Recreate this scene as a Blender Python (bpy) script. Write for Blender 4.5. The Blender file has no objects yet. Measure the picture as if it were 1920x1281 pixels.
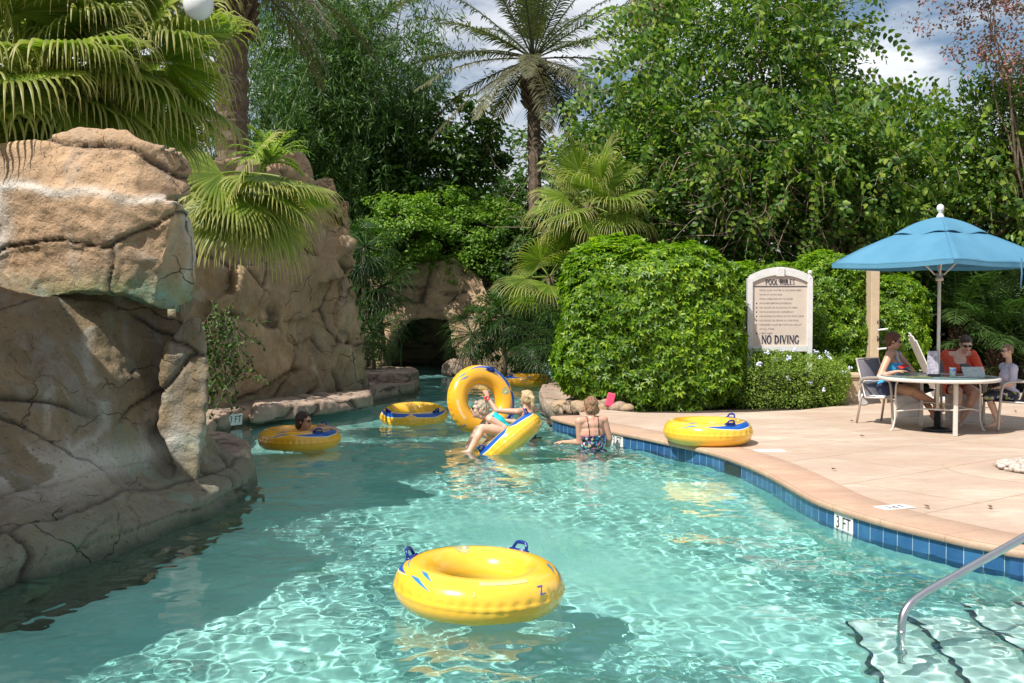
import bpy, bmesh, math, random
import numpy as np
from mathutils import Vector, Matrix, noise as mnoise
from mathutils.geometry import tessellate_polygon
sc = bpy.context.scene
C = sc.collection
PI = math.pi
# ------------------------------------------------------------------ camera
H_CAM = 1.9; FPX = 2000.0; TILT = math.atan(70.5 / FPX)
cam = bpy.data.cameras.new('camera'); cam_o = bpy.data.objects.new('camera', cam); C.objects.link(cam_o); sc.camera = cam_o
cam.sensor_width = 36; cam.lens = FPX / 1920 * 36; cam.clip_end = 2000; cam.clip_start = .05
cam_o.location = (0, 0, H_CAM); cam_o.rotation_euler = (PI/2 - TILT, 0, 0)
# ------------------------------------------------------------------ world
SUN = Vector((-.42, -.43, .80)).normalized()
w = bpy.data.worlds.new('World'); sc.world = w; w.use_nodes = True
nt = w.node_tree; N = nt.nodes; LK = nt.links
bg = N['Background']; bg.inputs[1].default_value = .075
sky = N.new('ShaderNodeTexSky'); sky.sky_type = 'NISHITA'; sky.sun_disc = False
sky.sun_elevation = math.asin(SUN.z); sky.sun_rotation = math.atan2(SUN.x, SUN.y)
tc = N.new('ShaderNodeTexCoord'); mp = N.new('ShaderNodeMapping'); mp.inputs['Scale'].default_value = (1, 1, 2.4)
mp.inputs['Location'].default_value = (.35, .2, .1)
nz = N.new('ShaderNodeTexNoise'); nz.inputs['Scale'].default_value = 3.1; nz.inputs['Detail'].default_value = 9; nz.inputs['Roughness'].default_value = .55
cr = N.new('ShaderNodeValToRGB'); cr.color_ramp.elements[0].position = .44; cr.color_ramp.elements[1].position = .54
nz2 = N.new('ShaderNodeTexNoise'); nz2.inputs['Scale'].default_value = 6; nz2.inputs['Detail'].default_value = 6
cr2 = N.new('ShaderNodeValToRGB'); cr2.color_ramp.elements[0].position = .35; cr2.color_ramp.elements[1].position = .65
cr2.color_ramp.elements[0].color = (4.6, 5.2, 6.4, 1); cr2.color_ramp.elements[1].color = (10.5, 10.8, 11.2, 1)
mx = N.new('ShaderNodeMix'); mx.data_type = 'RGBA'
LK.new(tc.outputs['Generated'], mp.inputs[0]); LK.new(mp.outputs[0], nz.inputs[0]); LK.new(mp.outputs[0], nz2.inputs[0])
LK.new(nz.outputs[0], cr.inputs[0]); LK.new(nz2.outputs[0], cr2.inputs[0]); LK.new(cr.outputs[0], mx.inputs[0])
LK.new(sky.outputs[0], mx.inputs[6]); LK.new(cr2.outputs[0], mx.inputs[7]); LK.new(mx.outputs[2], bg.inputs[0])
# ------------------------------------------------------------------ sun
sl = bpy.data.lights.new('sun', 'SUN'); sl.energy = 5.0; sl.angle = math.radians(.5); sl.color = (1, .95, .87)
sl.cycles.is_caustics_light = True
so = bpy.data.objects.new('sun', sl); C.objects.link(so); so.rotation_euler = SUN.to_track_quat('Z', 'Y').to_euler()
sc.view_settings.view_transform = 'Standard'; sc.view_settings.look = 'None'; sc.view_settings.exposure = 0.4; sc.view_settings.gamma = 1
sc.cycles.max_bounces = 10; sc.cycles.transparent_max_bounces = 12; sc.cycles.sample_clamp_indirect = 6; sc.cycles.use_denoising = True
# ------------------------------------------------------------------ pixel helpers (photo pixels, 1920 wide)
_f = np.array([0, math.cos(TILT), -math.sin(TILT)]); _u = np.array([0, math.sin(TILT), math.cos(TILT)]); _r = np.array([1., 0, 0])
_c = np.array([0, 0, H_CAM])
def ray(px, py): return _f*FPX + _r*(px-960) + _u*(640.5-py)
def at(px, py, Y):
    d = ray(px, py); return _c + d*(Y/d[1])
def G(px, py, z=0.):
    d = ray(px, py); return _c + d*((z-H_CAM)/d[2])
def proj(p):
    q = np.asarray(p, float) - _c; k = FPX/(q@_f); return 960 + (q@_r)*k, 640.5 - (q@_u)*k
# ------------------------------------------------------------------ numpy noise
def _hash(i, j, k, s):
    n = (i*73856093 ^ j*19349663 ^ k*83492791 ^ (s*2654435761 & 0x7fffffff)) & 0x7fffffff
    n = (n ^ (n >> 13)) * 1274126177 & 0x7fffffff
    n = (n ^ (n >> 16)) * 668265263 & 0x7fffffff
    return ((n ^ (n >> 15)) & 0xffffff) / float(0xffffff)
def vnoise(P, s=0):
    P = np.asarray(P, float); I = np.floor(P).astype(np.int64); Fr = P - I; Fr = Fr*Fr*(3-2*Fr)
    r = 0
    for a in (0, 1):
        for b in (0, 1):
            for c in (0, 1):
                wgt = (Fr[:, 0] if a else 1-Fr[:, 0])*(Fr[:, 1] if b else 1-Fr[:, 1])*(Fr[:, 2] if c else 1-Fr[:, 2])
                r = r + wgt*_hash(I[:, 0]+a, I[:, 1]+b, I[:, 2]+c, s)
    return r*2-1
def fbm(P, s=0, o=4):
    r = 0; a = 1.; t = 0
    for k in range(o):
        r = r + a*vnoise(P*2**k + 17.3*k, s+k); t += a; a *= .5
    return r/t
def voro(P, s=0):
    P = np.asarray(P, float); I = np.floor(P).astype(np.int64)
    f1 = np.full(len(P), 9.); f2 = f1.copy(); id1 = np.zeros(len(P))
    for a in (-1, 0, 1):
        for b in (-1, 0, 1):
            for c in (-1, 0, 1):
                J = I + (a, b, c)
                q = J + np.stack([_hash(J[:, 0], J[:, 1], J[:, 2], s+t) for t in (1, 2, 3)], 1)
                d = np.linalg.norm(q-P, axis=1); h = _hash(J[:, 0], J[:, 1], J[:, 2], s+9)
                m = d < f1; f2 = np.where(m, f1, np.minimum(f2, d)); id1 = np.where(m, h, id1); f1 = np.where(m, d, f1)
    return f1, f2, id1
def nrm(a): return a/np.maximum(np.linalg.norm(a, axis=-1, keepdims=True), 1e-9)
# ------------------------------------------------------------------ mesh + object helpers
def mk_mesh(name, V, F, mat=None, smooth=True, attrs=None, uv=None):
    V = np.asarray(V, float); me = bpy.data.meshes.new(name)
    if not isinstance(F, (list, tuple)): F = [F]
    F = [np.asarray(f, np.int32) for f in F if len(f)]
    me.vertices.add(len(V)); me.vertices.foreach_set('co', V.astype(np.float32).ravel())
    idx = np.concatenate([f.ravel() for f in F]); cnt = np.concatenate([np.full(len(f), f.shape[1]) for f in F])
    me.loops.add(len(idx)); me.loops.foreach_set('vertex_index', idx.astype(np.int32))
    me.polygons.add(len(cnt)); st = np.concatenate([[0], np.cumsum(cnt)[:-1]]).astype(np.int32); me.polygons.foreach_set('loop_start', st)
    if uv is not None:
        l = me.uv_layers.new(name='UVMap'); l.data.foreach_set('uv', np.asarray(uv, np.float32)[idx].ravel())
    for k, a in (attrs or {}).items():
        t = me.attributes.new(k, 'FLOAT', 'POINT'); t.data.foreach_set('value', np.asarray(a, np.float32))
    me.update(calc_edges=True); me.validate()
    if smooth: me.shade_smooth()
    else: me.shade_flat()
    if mat: me.materials.append(mat)
    return me
def thing(name, label, cat, loc, group=None):
    o = bpy.data.objects.new(name, None); o.empty_display_size = .1; C.objects.link(o); o.location = [float(v) for v in loc]
    o['label'] = label; o['category'] = cat
    if group: o['group'] = group
    return o
_off = {}
def off(o):
    if o is None: return Vector((0, 0, 0))
    if o.name not in _off:
        _off[o.name] = Vector(o.location) + off(o.parent)
    return _off[o.name]
def put(name, me, parent=None, label=None, cat=None, group=None, kind=None, at_=None):
    """link a mesh (vertices in world space); its origin goes to its base"""
    n = len(me.vertices); v = np.empty(n*3, np.float32); me.vertices.foreach_get('co', v); v = v.reshape(-1, 3)
    b = np.array(at_) if at_ is not None else np.array([(v[:, 0].min()+v[:, 0].max())/2, (v[:, 1].min()+v[:, 1].max())/2, v[:, 2].min()])
    me.vertices.foreach_set('co', (v-b).astype(np.float32).ravel()); me.update()
    o = bpy.data.objects.new(name, me); C.objects.link(o)
    if parent is not None:
        o.parent = parent; o.location = Vector(b.tolist()) - off(parent)
    else: o.location = b.tolist()
    if label: o['label'] = label
    if cat: o['category'] = cat
    if group: o['group'] = group
    if kind: o['kind'] = kind
    return o
class MB:
    def __init__(s): s.V = []; s.F = {}; s.n = 0; s.A = []
    def add(s, V, Fs, a=0.):
        V = np.asarray(V, float)
        if not isinstance(Fs, list): Fs = [Fs]
        for F in Fs:
            F = np.asarray(F)
            if len(F): s.F.setdefault(F.shape[1], []).append(F+s.n)
        s.V.append(V); s.A.append(np.broadcast_to(a, (len(V),))); s.n += len(V); return s
    def box(s, c, d, R=None, a=0.):
        q = np.array([[x, y, z] for z in (-.5, .5) for y in (-.5, .5) for x in (-.5, .5)])*np.array(d)
        if R is not None: q = q@np.asarray(R).T
        return s.add(q+np.array(c), np.array([[0, 2, 3, 1], [4, 5, 7, 6], [0, 1, 5, 4], [2, 6, 7, 3], [0, 4, 6, 2], [1, 3, 7, 5]]), a)
    def tube(s, pts, r, n=10, cap=True, closed=False, flat=None, a=0.):
        P = np.asarray(pts, float); m = len(P); r = np.broadcast_to(r, (m,)).astype(float)
        T = np.gradient(P, axis=0) if not closed else (np.roll(P, -1, 0)-np.roll(P, 1, 0))
        T = nrm(T); up = np.array([0, 0, 1.]) if abs(T[0][2]) < .9 else np.array([0, 1., 0])
        A = nrm(np.cross(up, T[0])); V = []
        for i in range(m):
            A = nrm(A - T[i]*(A@T[i])); B = np.cross(T[i], A)
            th = np.arange(n)*2*PI/n
            V.append(P[i] + r[i]*(np.outer(np.cos(th), A) + np.outer(np.sin(th), B)*(flat or 1.)))
        V = np.concatenate(V); F = []
        rng_ = range(m if closed else m-1)
        i = np.array([[k*n+j, k*n+(j+1) % n, ((k+1) % m)*n+(j+1) % n, ((k+1) % m)*n+j] for k in rng_ for j in range(n)])
        Fs = [i]
        if cap and not closed:
            c0 = len(V); V = np.vstack([V, P[0], P[-1]])
            Fs.append(np.array([[c0, (j+1) % n, j] for j in range(n)] + [[c0+1, (m-1)*n+j, (m-1)*n+(j+1) % n] for j in range(n)]))
        return s.add(V, Fs, a)
    def sphere(s, c, r, R=None, n=12, a=0.):
        r = np.broadcast_to(r, (3,)); V = [[0, 0, -1]]; k = n//2
        for i in range(1, k):
            ph = -PI/2 + PI*i/k
            V += [[math.cos(ph)*math.cos(2*PI*j/n), math.cos(ph)*math.sin(2*PI*j/n), math.sin(ph)] for j in range(n)]
        V += [[0, 0, 1]]; V = np.array(V)*r
        if R is not None: V = V@np.asarray(R).T
        t = [[0, 1+(j+1) % n, 1+j] for j in range(n)]; e = 1+(k-2)*n; L = e+n
        t += [[L, e+j, e+(j+1) % n] for j in range(n)]
        q = [[1+i*n+j, 1+i*n+(j+1) % n, 1+(i+1)*n+(j+1) % n, 1+(i+1)*n+j] for i in range(k-2) for j in range(n)]
        return s.add(V+np.array(c), [np.array(t), np.array(q)], a)
    def capsule(s, p0, r0, p1, r1, n=12, a=0.):
        p0 = np.array(p0, float); p1 = np.array(p1, float); d = p1-p0; L = np.linalg.norm(d)+1e-9; d = d/L
        P = []; R = []
        for ang in (-89, -60, -30): P.append(p0 + d*r0*math.sin(math.radians(ang))); R.append(r0*math.cos(math.radians(ang)))
        for t in (0, .33, .66, 1): P.append(p0+d*L*t); R.append(r0+(r1-r0)*t)
        for ang in (30, 60, 89): P.append(p1 + d*r1*math.sin(math.radians(ang))); R.append(r1*math.cos(math.radians(ang)))
        return s.tube(P, R, n, a=a)
    def lathe(s, c, prof, n=20, R=None, a=0.):
        V = np.array([[r*math.cos(2*PI*j/n), r*math.sin(2*PI*j/n), z] for r, z in prof for j in range(n)])
        if R is not None: V = V@np.asarray(R).T
        F = np.array([[k*n+j, k*n+(j+1) % n, (k+1)*n+(j+1) % n, (k+1)*n+j] for k in range(len(prof)-1) for j in range(n)])
        return s.add(V+np.array(c), F, a)
    def mesh(s, name, mat=None, smooth=True, attr='tip'):
        return mk_mesh(name, np.concatenate(s.V), [np.concatenate(f) for f in s.F.values()], mat, smooth, {attr: np.concatenate(s.A)})
def bevel(o, wd=.006, seg=2):
    m = o.modifiers.new('bevel', 'BEVEL'); m.width = wd; m.segments = seg; m.limit_method = 'ANGLE'; return o
def struct(name, me, at_=None): return put(name, me, kind='structure', at_=at_)
def rotz(a): return np.array([[math.cos(a), -math.sin(a), 0], [math.sin(a), math.cos(a), 0], [0, 0, 1.]])
def frame(z, x=None):
    z = nrm(np.array(z, float)); x = np.array(x if x is not None else ([1, 0, 0] if abs(z[0]) < .9 else [0, 1, 0]), float)
    x = nrm(x - z*(x@z)); return np.stack([x, np.cross(z, x), z], 1)
# ------------------------------------------------------------------ materials
class M:
    def __init__(s, name, rough=.5, **kw):
        s.m = bpy.data.materials.new(name); s.m.use_nodes = True; s.t = s.m.node_tree; s.n = s.t.nodes; s.l = s.t.links
        s.b = s.n['Principled BSDF']; s.b.inputs['Roughness'].default_value = rough; s.tc = s.n.new('ShaderNodeTexCoord')
        for k, v in kw.items(): s.b.inputs[k.replace('_', ' ')].default_value = v
    def mapv(s, scale=(1, 1, 1), src='Object', rot=(0, 0, 0), loc=(0, 0, 0)):
        m = s.n.new('ShaderNodeMapping'); m.inputs['Scale'].default_value = scale; m.inputs['Rotation'].default_value = rot; m.inputs['Location'].default_value = loc
        s.l.new(s.tc.outputs[src], m.inputs[0]); return m.outputs[0]
    def geo(s, out='Position'): return s.n.new('ShaderNodeNewGeometry').outputs[out]
    def noise(s, scale, detail=4, vec=None, rough=.5, dist=0):
        k = s.n.new('ShaderNodeTexNoise'); k.inputs['Scale'].default_value = scale; k.inputs['Detail'].default_value = detail
        k.inputs['Roughness'].default_value = rough; k.inputs['Distortion'].default_value = dist
        s.l.new(vec if vec is not None else s.tc.outputs['Object'], k.inputs['Vector']); return k.outputs[0]
    def ramp(s, src, stops):
        r = s.n.new('ShaderNodeValToRGB'); e = r.color_ramp.elements
        while len(e) < len(stops): e.new(.5)
        for q, (p, c) in zip(e, stops): q.position = p; q.color = (*c, 1) if hasattr(c, '__len__') else (c, c, c, 1)
        s.l.new(src, r.inputs[0]); return r.outputs[0]
    def mix(s, fac, a, b, mode='MIX'):
        k = s.n.new('ShaderNodeMix'); k.data_type = 'RGBA'; k.blend_type = mode; k.clamp_result = False
        for i, v in ((0, fac), (6, a), (7, b)):
            if hasattr(v, 'links'): s.l.new(v, k.inputs[i])
            elif i == 0: k.inputs[0].default_value = v
            else: k.inputs[i].default_value = (*v, 1)
        return k.outputs[2]
    def math(s, op, a, b=0.):
        k = s.n.new('ShaderNodeMath'); k.operation = op
        for i, v in ((0, a), (1, b)):
            if hasattr(v, 'links'): s.l.new(v, k.inputs[i])
            else: k.inputs[i].default_value = v
        return k.outputs[0]
    def attr(s, n):
        k = s.n.new('ShaderNodeAttribute'); k.attribute_name = n; return k.outputs['Fac']
    def col(s, c):
        if hasattr(c, 'links'): s.l.new(c, s.b.inputs['Base Color'])
        else: s.b.inputs['Base Color'].default_value = (*c, 1)
        return s
    def bump(s, h, strength=.3, dist=.02):
        k = s.n.new('ShaderNodeBump'); k.inputs['Strength'].default_value = strength; k.inputs['Distance'].default_value = dist
        s.l.new(h, k.inputs['Height']); s.l.new(k.outputs[0], s.b.inputs['Normal']); return s
    def roughin(s, v): s.l.new(v, s.b.inputs['Roughness']); return s
def solid(name, c, rough=.5, var=.12, scale=9, bump=0, **kw):
    m = M(name, rough, **kw); n = m.noise(scale, 5)
    m.col(m.ramp(n, [(.3, tuple(v*(1-var) for v in c)), (.7, tuple(min(1, v*(1+var)) for v in c))]))
    if bump: m.bump(m.noise(scale*6, 4), bump, .01)
    return m.m
def rock_mat(name, base=(.62, .41, .245), grey=.35, green=.25, light=(.72, .50, .31)):
    m = M(name, .85); P = m.geo()
    big = m.noise(.7, 5, P, .6); med = m.noise(2.6, 7, P, .65); fine = m.noise(16, 7, P, .7)
    c = m.ramp(big, [(.35, tuple(v*.72 for v in base)), (.55, base), (.72, light)])
    c = m.mix(m.ramp(med, [(.38, 0.), (.62, .8)]), c, tuple(v*.62 for v in base))
    c = m.mix(m.ramp(m.noise(.9, 6, P, .65, .8), [(.50, 0.), (.66, grey*1.3)]), c, (.15, .125, .09))
    # vertical streaks
    mp_ = m.n.new('ShaderNodeMapping'); mp_.inputs['Scale'].default_value = (3.2, 3.2, .35); m.l.new(P, mp_.inputs[0])
    st = m.noise(1.5, 6, mp_.outputs[0], .6, .4)
    c = m.mix(m.ramp(st, [(.50, 0.), (.68, grey)]), c, (.30, .29, .27))
    st2 = m.noise(1.1, 6, mp_.outputs[0], .7, .8)
    c = m.mix(m.ramp(st2, [(.60, 0.), (.74, grey*.9)]), c, (.10, .085, .065))
    sep = m.n.new('ShaderNodeSeparateXYZ'); m.l.new(P, sep.inputs[0]); z = sep.outputs[2]
    gz = m.math('MULTIPLY', m.ramp(m.math('ADD', z, m.math('MULTIPLY', m.math('SUBTRACT', med, .5), 1.2)), [(.05, 1.), (.75, 0.)]), green*1.6)
    c = m.mix(gz, c, (.17, .20, .15))
    # pale mineral patches
    pale = m.ramp(m.noise(1.3, 6, P, .6, 1.0), [(.63, 0.), (.70, .55)])
    c = m.mix(pale, c, (.62, .58, .50))
    # wet dark line just over the water
    wl = m.ramp(m.math('ADD', z, m.math('MULTIPLY', med, .06)), [(.085, 1.), (.18, 0.)])
    c = m.mix(m.math('MULTIPLY', wl, .8), c, (.045, .05, .035))
    pl = m.attr('lime'); c = m.mix(m.math('MULTIPLY', m.math('MINIMUM', pl, 1.), m.ramp(med, [(.3, .5), (.6, 1.)])), c, (.66, .63, .57))
    al = m.attr('alga'); c = m.mix(m.math('MULTIPLY', m.math('MINIMUM', al, 1.), m.ramp(fine, [(.3, .55), (.6, .95)])), c, m.ramp(med, [(.4, (.20, .24, .10)), (.6, (.20, .36, .30))]))
    c = m.mix(m.attr('crack'), c, (.045, .032, .022))
    # hairline cracks
    v = m.n.new('ShaderNodeTexVoronoi'); v.feature = 'DISTANCE_TO_EDGE'; v.inputs['Scale'].default_value = 1.9
    wv = m.n.new('ShaderNodeVectorMath'); wv.operation = 'ADD'; m.l.new(P, wv.inputs[0]); nn = m.n.new('ShaderNodeTexNoise'); nn.inputs['Scale'].default_value = 2.5; nn.inputs['Detail'].default_value = 5
    m.l.new(P, nn.inputs['Vector']); sc_ = m.n.new('ShaderNodeVectorMath'); sc_.operation = 'SCALE'; sc_.inputs['Scale'].default_value = .45
    m.l.new(nn.outputs[1], sc_.inputs[0]); m.l.new(sc_.outputs[0], wv.inputs[1]); m.l.new(wv.outputs[0], v.inputs['Vector'])
    hl = m.math('MULTIPLY', m.ramp(v.outputs[0], [(.0, 1.), (.007, 0.)]), m.ramp(med, [(.54, 0.), (.64, .5)]))
    c = m.mix(hl, c, (.06, .045, .03))
    v2 = m.n.new('ShaderNodeTexVoronoi'); v2.feature = 'DISTANCE_TO_EDGE'; v2.inputs['Scale'].default_value = .95; m2 = m.n.new('ShaderNodeVectorMath'); m2.operation = 'MULTIPLY_ADD'; m2.inputs[1].default_value = (1, 1, 1.5); m2.inputs[2].default_value = (3.1, 1.7, .4)
    m.l.new(wv.outputs[0], m2.inputs[0]); m.l.new(m2.outputs[0], v2.inputs['Vector'])
    hl2 = m.math('MULTIPLY', m.ramp(v2.outputs[0], [(.0, 1.), (.003, .8), (.008, 0.)]), m.ramp(m.noise(.5, 3, P), [(.54, .0), (.60, .8)]))
    c = m.mix(hl2, c, (.03, .022, .015)); hl = m.math('MAXIMUM', hl, hl2)
    # pits
    pit = m.ramp(m.noise(38, 3, P), [(.64, 0.), (.72, .55)])
    c = m.mix(pit, c, tuple(v*.3 for v in base))
    m.col(c)
    h = m.math('ADD', m.math('MULTIPLY', fine, .55), m.math('ADD', m.math('MULTIPLY', med, 1.0), m.math('MULTIPLY', pit, -.35)))
    h = m.math('SUBTRACT', h, m.math('MULTIPLY', hl, 1.2))
    m.bump(h, 1.0, .06); return m.m
def leaf_mat(name, cols, trans=.35, rough=.45, tipc=None, tcol=None, spec=.35):
    m = M(name, rough); m.b.inputs['Specular IOR Level'].default_value = spec
    rnd = m.n.new('ShaderNodeNewGeometry').outputs['Random Per Island']
    st = [(i/(len(cols)-1) if len(cols) > 1 else 0, c) for i, c in enumerate(cols)]
    c = m.ramp(rnd, st)
    n = m.noise(.55, 3, m.geo()); c = m.mix(1.0, c, m.ramp(n, [(.3, (.72, .78, .8)), (.7, (1.25, 1.2, 1.05))]), 'MULTIPLY')
    if tipc: c = m.mix(m.attr('tip'), c, tipc)
    m.col(c)
    tr = m.n.new('ShaderNodeBsdfTranslucent'); m.l.new(m.mix(1., c, tcol or (1.5, 1.7, .55), 'MULTIPLY'), tr.inputs[0])
    ms = m.n.new('ShaderNodeMixShader'); ms.inputs[0].default_value = trans; out = m.n['Material Output']
    m.l.new(m.b.outputs[0], ms.inputs[1]); m.l.new(tr.outputs[0], ms.inputs[2]); m.l.new(ms.outputs[0], out.inputs[0]); return m.m
MAT = {}
MAT['rock'] = rock_mat('warm_sandstone')
MAT['rock_dark'] = rock_mat('painted_shade_sandstone', (.30, .22, .125), .6, .4, (.43, .32, .19))  # darker copy of the sandstone; the wall's shade is put into its colour
MAT['rock_cliff'] = rock_mat('cliff_sandstone', (.50, .345, .195), .38, .42, (.64, .46, .28))
MAT['rock_pink'] = rock_mat('ledge_sandstone', (.53, .37, .28), .3, .12, (.66, .50, .38))
MAT['bark'] = solid('bark', (.13, .095, .065), .9, .4, 14, .8)
MAT['twig'] = solid('dry_twig', (.30, .225, .16), .85, .3, 8, .3)
MAT['core'] = solid('light_block_core', (.018, .022, .010), 1, .5, 5)  # near-black solid core, added inside foliage to block light
MAT['steel'] = solid('brushed_steel', (.55, .55, .56), .28, .05, 30, Metallic=1.0)
MAT['champagne'] = solid('painted_frame', (.46, .41, .37), .35, .06, 20, Metallic=.35)
MAT['cream_paint'] = solid('cream_paint', (.62, .58, .52), .4, .06, 20)
MAT['white'] = solid('white_paint', (.74, .74, .73), .45, .05, 6)
MAT['black'] = solid('black_plastic', (.012, .012, .014), .25, .1, 10)
MAT['print_black'] = solid('black_print', (.02, .02, .022), .5, .1, 20)
MAT['stucco'] = solid('tan_stucco', (.50, .385, .26), .9, .1, 4, .5)
def pool_plaster():
    m = M('pool_plaster', .7); P = m.geo(); a = m.noise(.9, 5, P); b = m.noise(30, 4, P)
    c = m.ramp(a, [(.35, (.26, .56, .52)), (.65, (.37, .68, .64))])
    c = m.mix(m.ramp(m.noise(.8, 4, P, .6, .6), [(.60, 0.), (.72, .45)]), c, (.26, .50, .30))
    m.col(m.mix(m.ramp(b, [(.4, 0.), (.7, .15)]), c, (.12, .45, .42))); return m.m
MAT['plaster'] = pool_plaster()
def tile_mat():
    m = M('blue_pool_tile', .12); uv = m.tc.outputs['UV']
    b = m.n.new('ShaderNodeTexBrick'); b.offset = 0; b.squash = 1
    b.inputs['Scale'].default_value = 1; b.inputs['Mortar Size'].default_value = .0035; b.inputs['Brick Width'].default_value = .152; b.inputs['Row Height'].default_value = .30
    b.inputs['Color1'].default_value = (.02, .085, .22, 1); b.inputs['Color2'].default_value = (.035, .13, .29, 1); b.inputs['Mortar'].default_value = (.30, .40, .46, 1); b.inputs['Bias'].default_value = -.1
    m.l.new(uv, b.inputs['Vector']); n = m.noise(5, 4, m.geo())
    m.col(m.mix(1., b.outputs[0], m.ramp(n, [(.3, (.8, .85, .9)), (.7, (1.25, 1.2, 1.1))]), 'MULTIPLY')); return m.m
MAT['tile'] = tile_mat()
def deck_mat(name, base, light, pink, joints=True):
    m = M(name, .75); P = m.geo(); mp_ = m.n.new('ShaderNodeMapping'); mp_.inputs['Scale'].default_value = (.55, 1.6, 1); mp_.inputs['Rotation'].default_value = (0, 0, .25); m.l.new(P, mp_.inputs[0])
    a = m.noise(1.6, 7, mp_.outputs[0], .65, .5); b = m.noise(9, 6, mp_.outputs[0], .6); f = m.noise(60, 4, P)
    c = m.ramp(a, [(.32, pink), (.5, base), (.68, light)])
    c = m.mix(m.ramp(b, [(.4, 0.), (.7, .5)]), c, tuple(v*.68 for v in base))
    c = m.mix(m.ramp(m.noise(.45, 6, P, .65, .6), [(.42, 0.), (.62, .65)]), c, (.43, .30, .215))
    c = m.mix(m.ramp(f, [(.35, .3), (.6, 0.)]), c, tuple(v*.6 for v in base))
    dirt = m.ramp(m.noise(2.3, 6, P, .7, 1.5), [(.58, 0.), (.70, .6)]); c = m.mix(dirt, c, (.42, .24, .13))
    h = m.math('ADD', m.math('MULTIPLY', f, .3), b)
    br = m.n.new('ShaderNodeTexBrick'); br.offset = .5; br.inputs['Scale'].default_value = 1; br.inputs['Mortar Smooth'].default_value = .3
    if joints == 'uv':
        br.inputs['Brick Width'].default_value = .62; br.inputs['Row Height'].default_value = .47; br.offset = 0; m.l.new(m.tc.outputs['UV'], br.inputs['Vector']); br.inputs['Mortar Size'].default_value = .004
        jc = .8
    else:
        br.inputs['Brick Width'].default_value = 2.4; br.inputs['Row Height'].default_value = 1.25; mq = m.n.new('ShaderNodeMapping'); mq.inputs['Rotation'].default_value = (0, 0, -.62); m.l.new(P, mq.inputs[0]); m.l.new(mq.outputs[0], br.inputs['Vector']); br.inputs['Mortar Size'].default_value = .008
        jc = .8
    br.inputs['Color1'].default_value = (0, 0, 0, 1); br.inputs['Color2'].default_value = (0, 0, 0, 1); br.inputs['Mortar'].default_value = (1, 1, 1, 1)
    c = m.mix(m.math('MULTIPLY', br.outputs[0], jc), c, (.24, .16, .10)); m.col(c); m.bump(h, .35, .01); return m.m
MAT['deck'] = deck_mat('deck_stone', (.54, .425, .33), (.68, .57, .46), (.52, .36, .28))
MAT['coping'] = deck_mat('coping_stone', (.56, .37, .26), (.68, .50, .36), (.52, .29, .21), 'uv')
m = M('dark_soil', .95); m.col(m.ramp(m.noise(7, 8, m.geo(), .7), [(.35, (.025, .018, .011)), (.65, (.075, .055, .035))])); m.bump(m.noise(20, 6, m.geo()), 1, .05); MAT['soil'] = m.m
# ------------------------------------------------------------------ pool outline
EDGE_PX = [(1036, 786), (1060, 793), (1090, 800), (1150, 812), (1240, 830), (1330, 850), (1390, 870), (1440, 892), (1480, 914), (1530, 942), (1585, 962), (1640, 979), (1700, 995), (1760, 1009), (1820, 1023), (1880, 1034), (1920, 1042)]
ctrl = [G(x, y, .18)[:2] for x, y in EDGE_PX] + [np.array(p) for p in ((4.2, 7.02), (5.1, 7.0), (6.0, 6.7), (6.5, 5.8), (6.4, 4.6), (5.6, 3.4), (4.2, 2.8), (2, 2.6), (-1, 2.6), (-4, 2.7), (-7.0, 2.9))]
def catmull(P, n=8, closed=False):
    P = np.array(P, float); m = len(P); out = []
    for i in range(m if closed else m-1):
        p0 = P[(i-1) % m] if closed or i > 0 else P[0]; p1 = P[i]; p2 = P[(i+1) % m]; p3 = P[(i+2) % m] if closed or i+2 < m else P[-1]
        for t in np.arange(n)/n:
            out.append(.5*((2*p1)+(-p0+p2)*t+(2*p0-5*p1+4*p2-p3)*t*t+(-p0+3*p1-3*p2+p3)*t**3))
    if not closed: out.append(P[-1])
    return np.array(out)
edge = catmull(ctrl, 6)
seg = np.linalg.norm(np.diff(edge, axis=0), axis=1); S = np.concatenate([[0], np.cumsum(seg)])
sE = np.arange(0, S[-1], .06); edge = np.stack([np.interp(sE, S, edge[:, k]) for k in (0, 1)], 1)
tg = nrm(np.gradient(edge, axis=0)); nE = np.stack([-tg[:, 1], tg[:, 0]], 1)      # normal pointing away from the water
nE = nE if nE[60] @ np.array([1., 1.]) > 0 else -nE
far = [(-7, 3), (-7, 15.5), (-5.6, 16.5), (-4.2, 20), (-2.9, 23.2), (-3.6, 26), (-4.4, 29), (-3.4, 36), (-1.4, 36), (-1.0, 29.3), (.9, 28.4), (1.5, 25.5), (1.45, 22.6), (1.0, 19.6)]
outline = np.vstack([edge, np.array(far)])
pool_poly = [tuple(p) for p in outline]
def sheet(name, outer, holes, z, mat):
    polys = [[Vector((p[0], p[1], 0)) for p in outer]] + [[Vector((p[0], p[1], 0)) for p in h] for h in holes]
    tri = tessellate_polygon(polys); V = np.array([(v.x, v.y, z) for pl in polys for v in pl]); T = np.array(tri)
    a, b, c = V[T[:, 0]], V[T[:, 1]], V[T[:, 2]]; flip = np.cross(b-a, c-a)[:, 2] < 0; T[flip] = T[flip][:, ::-1]
    return mk_mesh(name, V, T, mat, False)
struct('ground', sheet('ground', [(-400, -300), (400, -300), (400, 600), (-400, 600)], [pool_poly], .17, MAT['soil']), (0, 0, .17))
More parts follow.
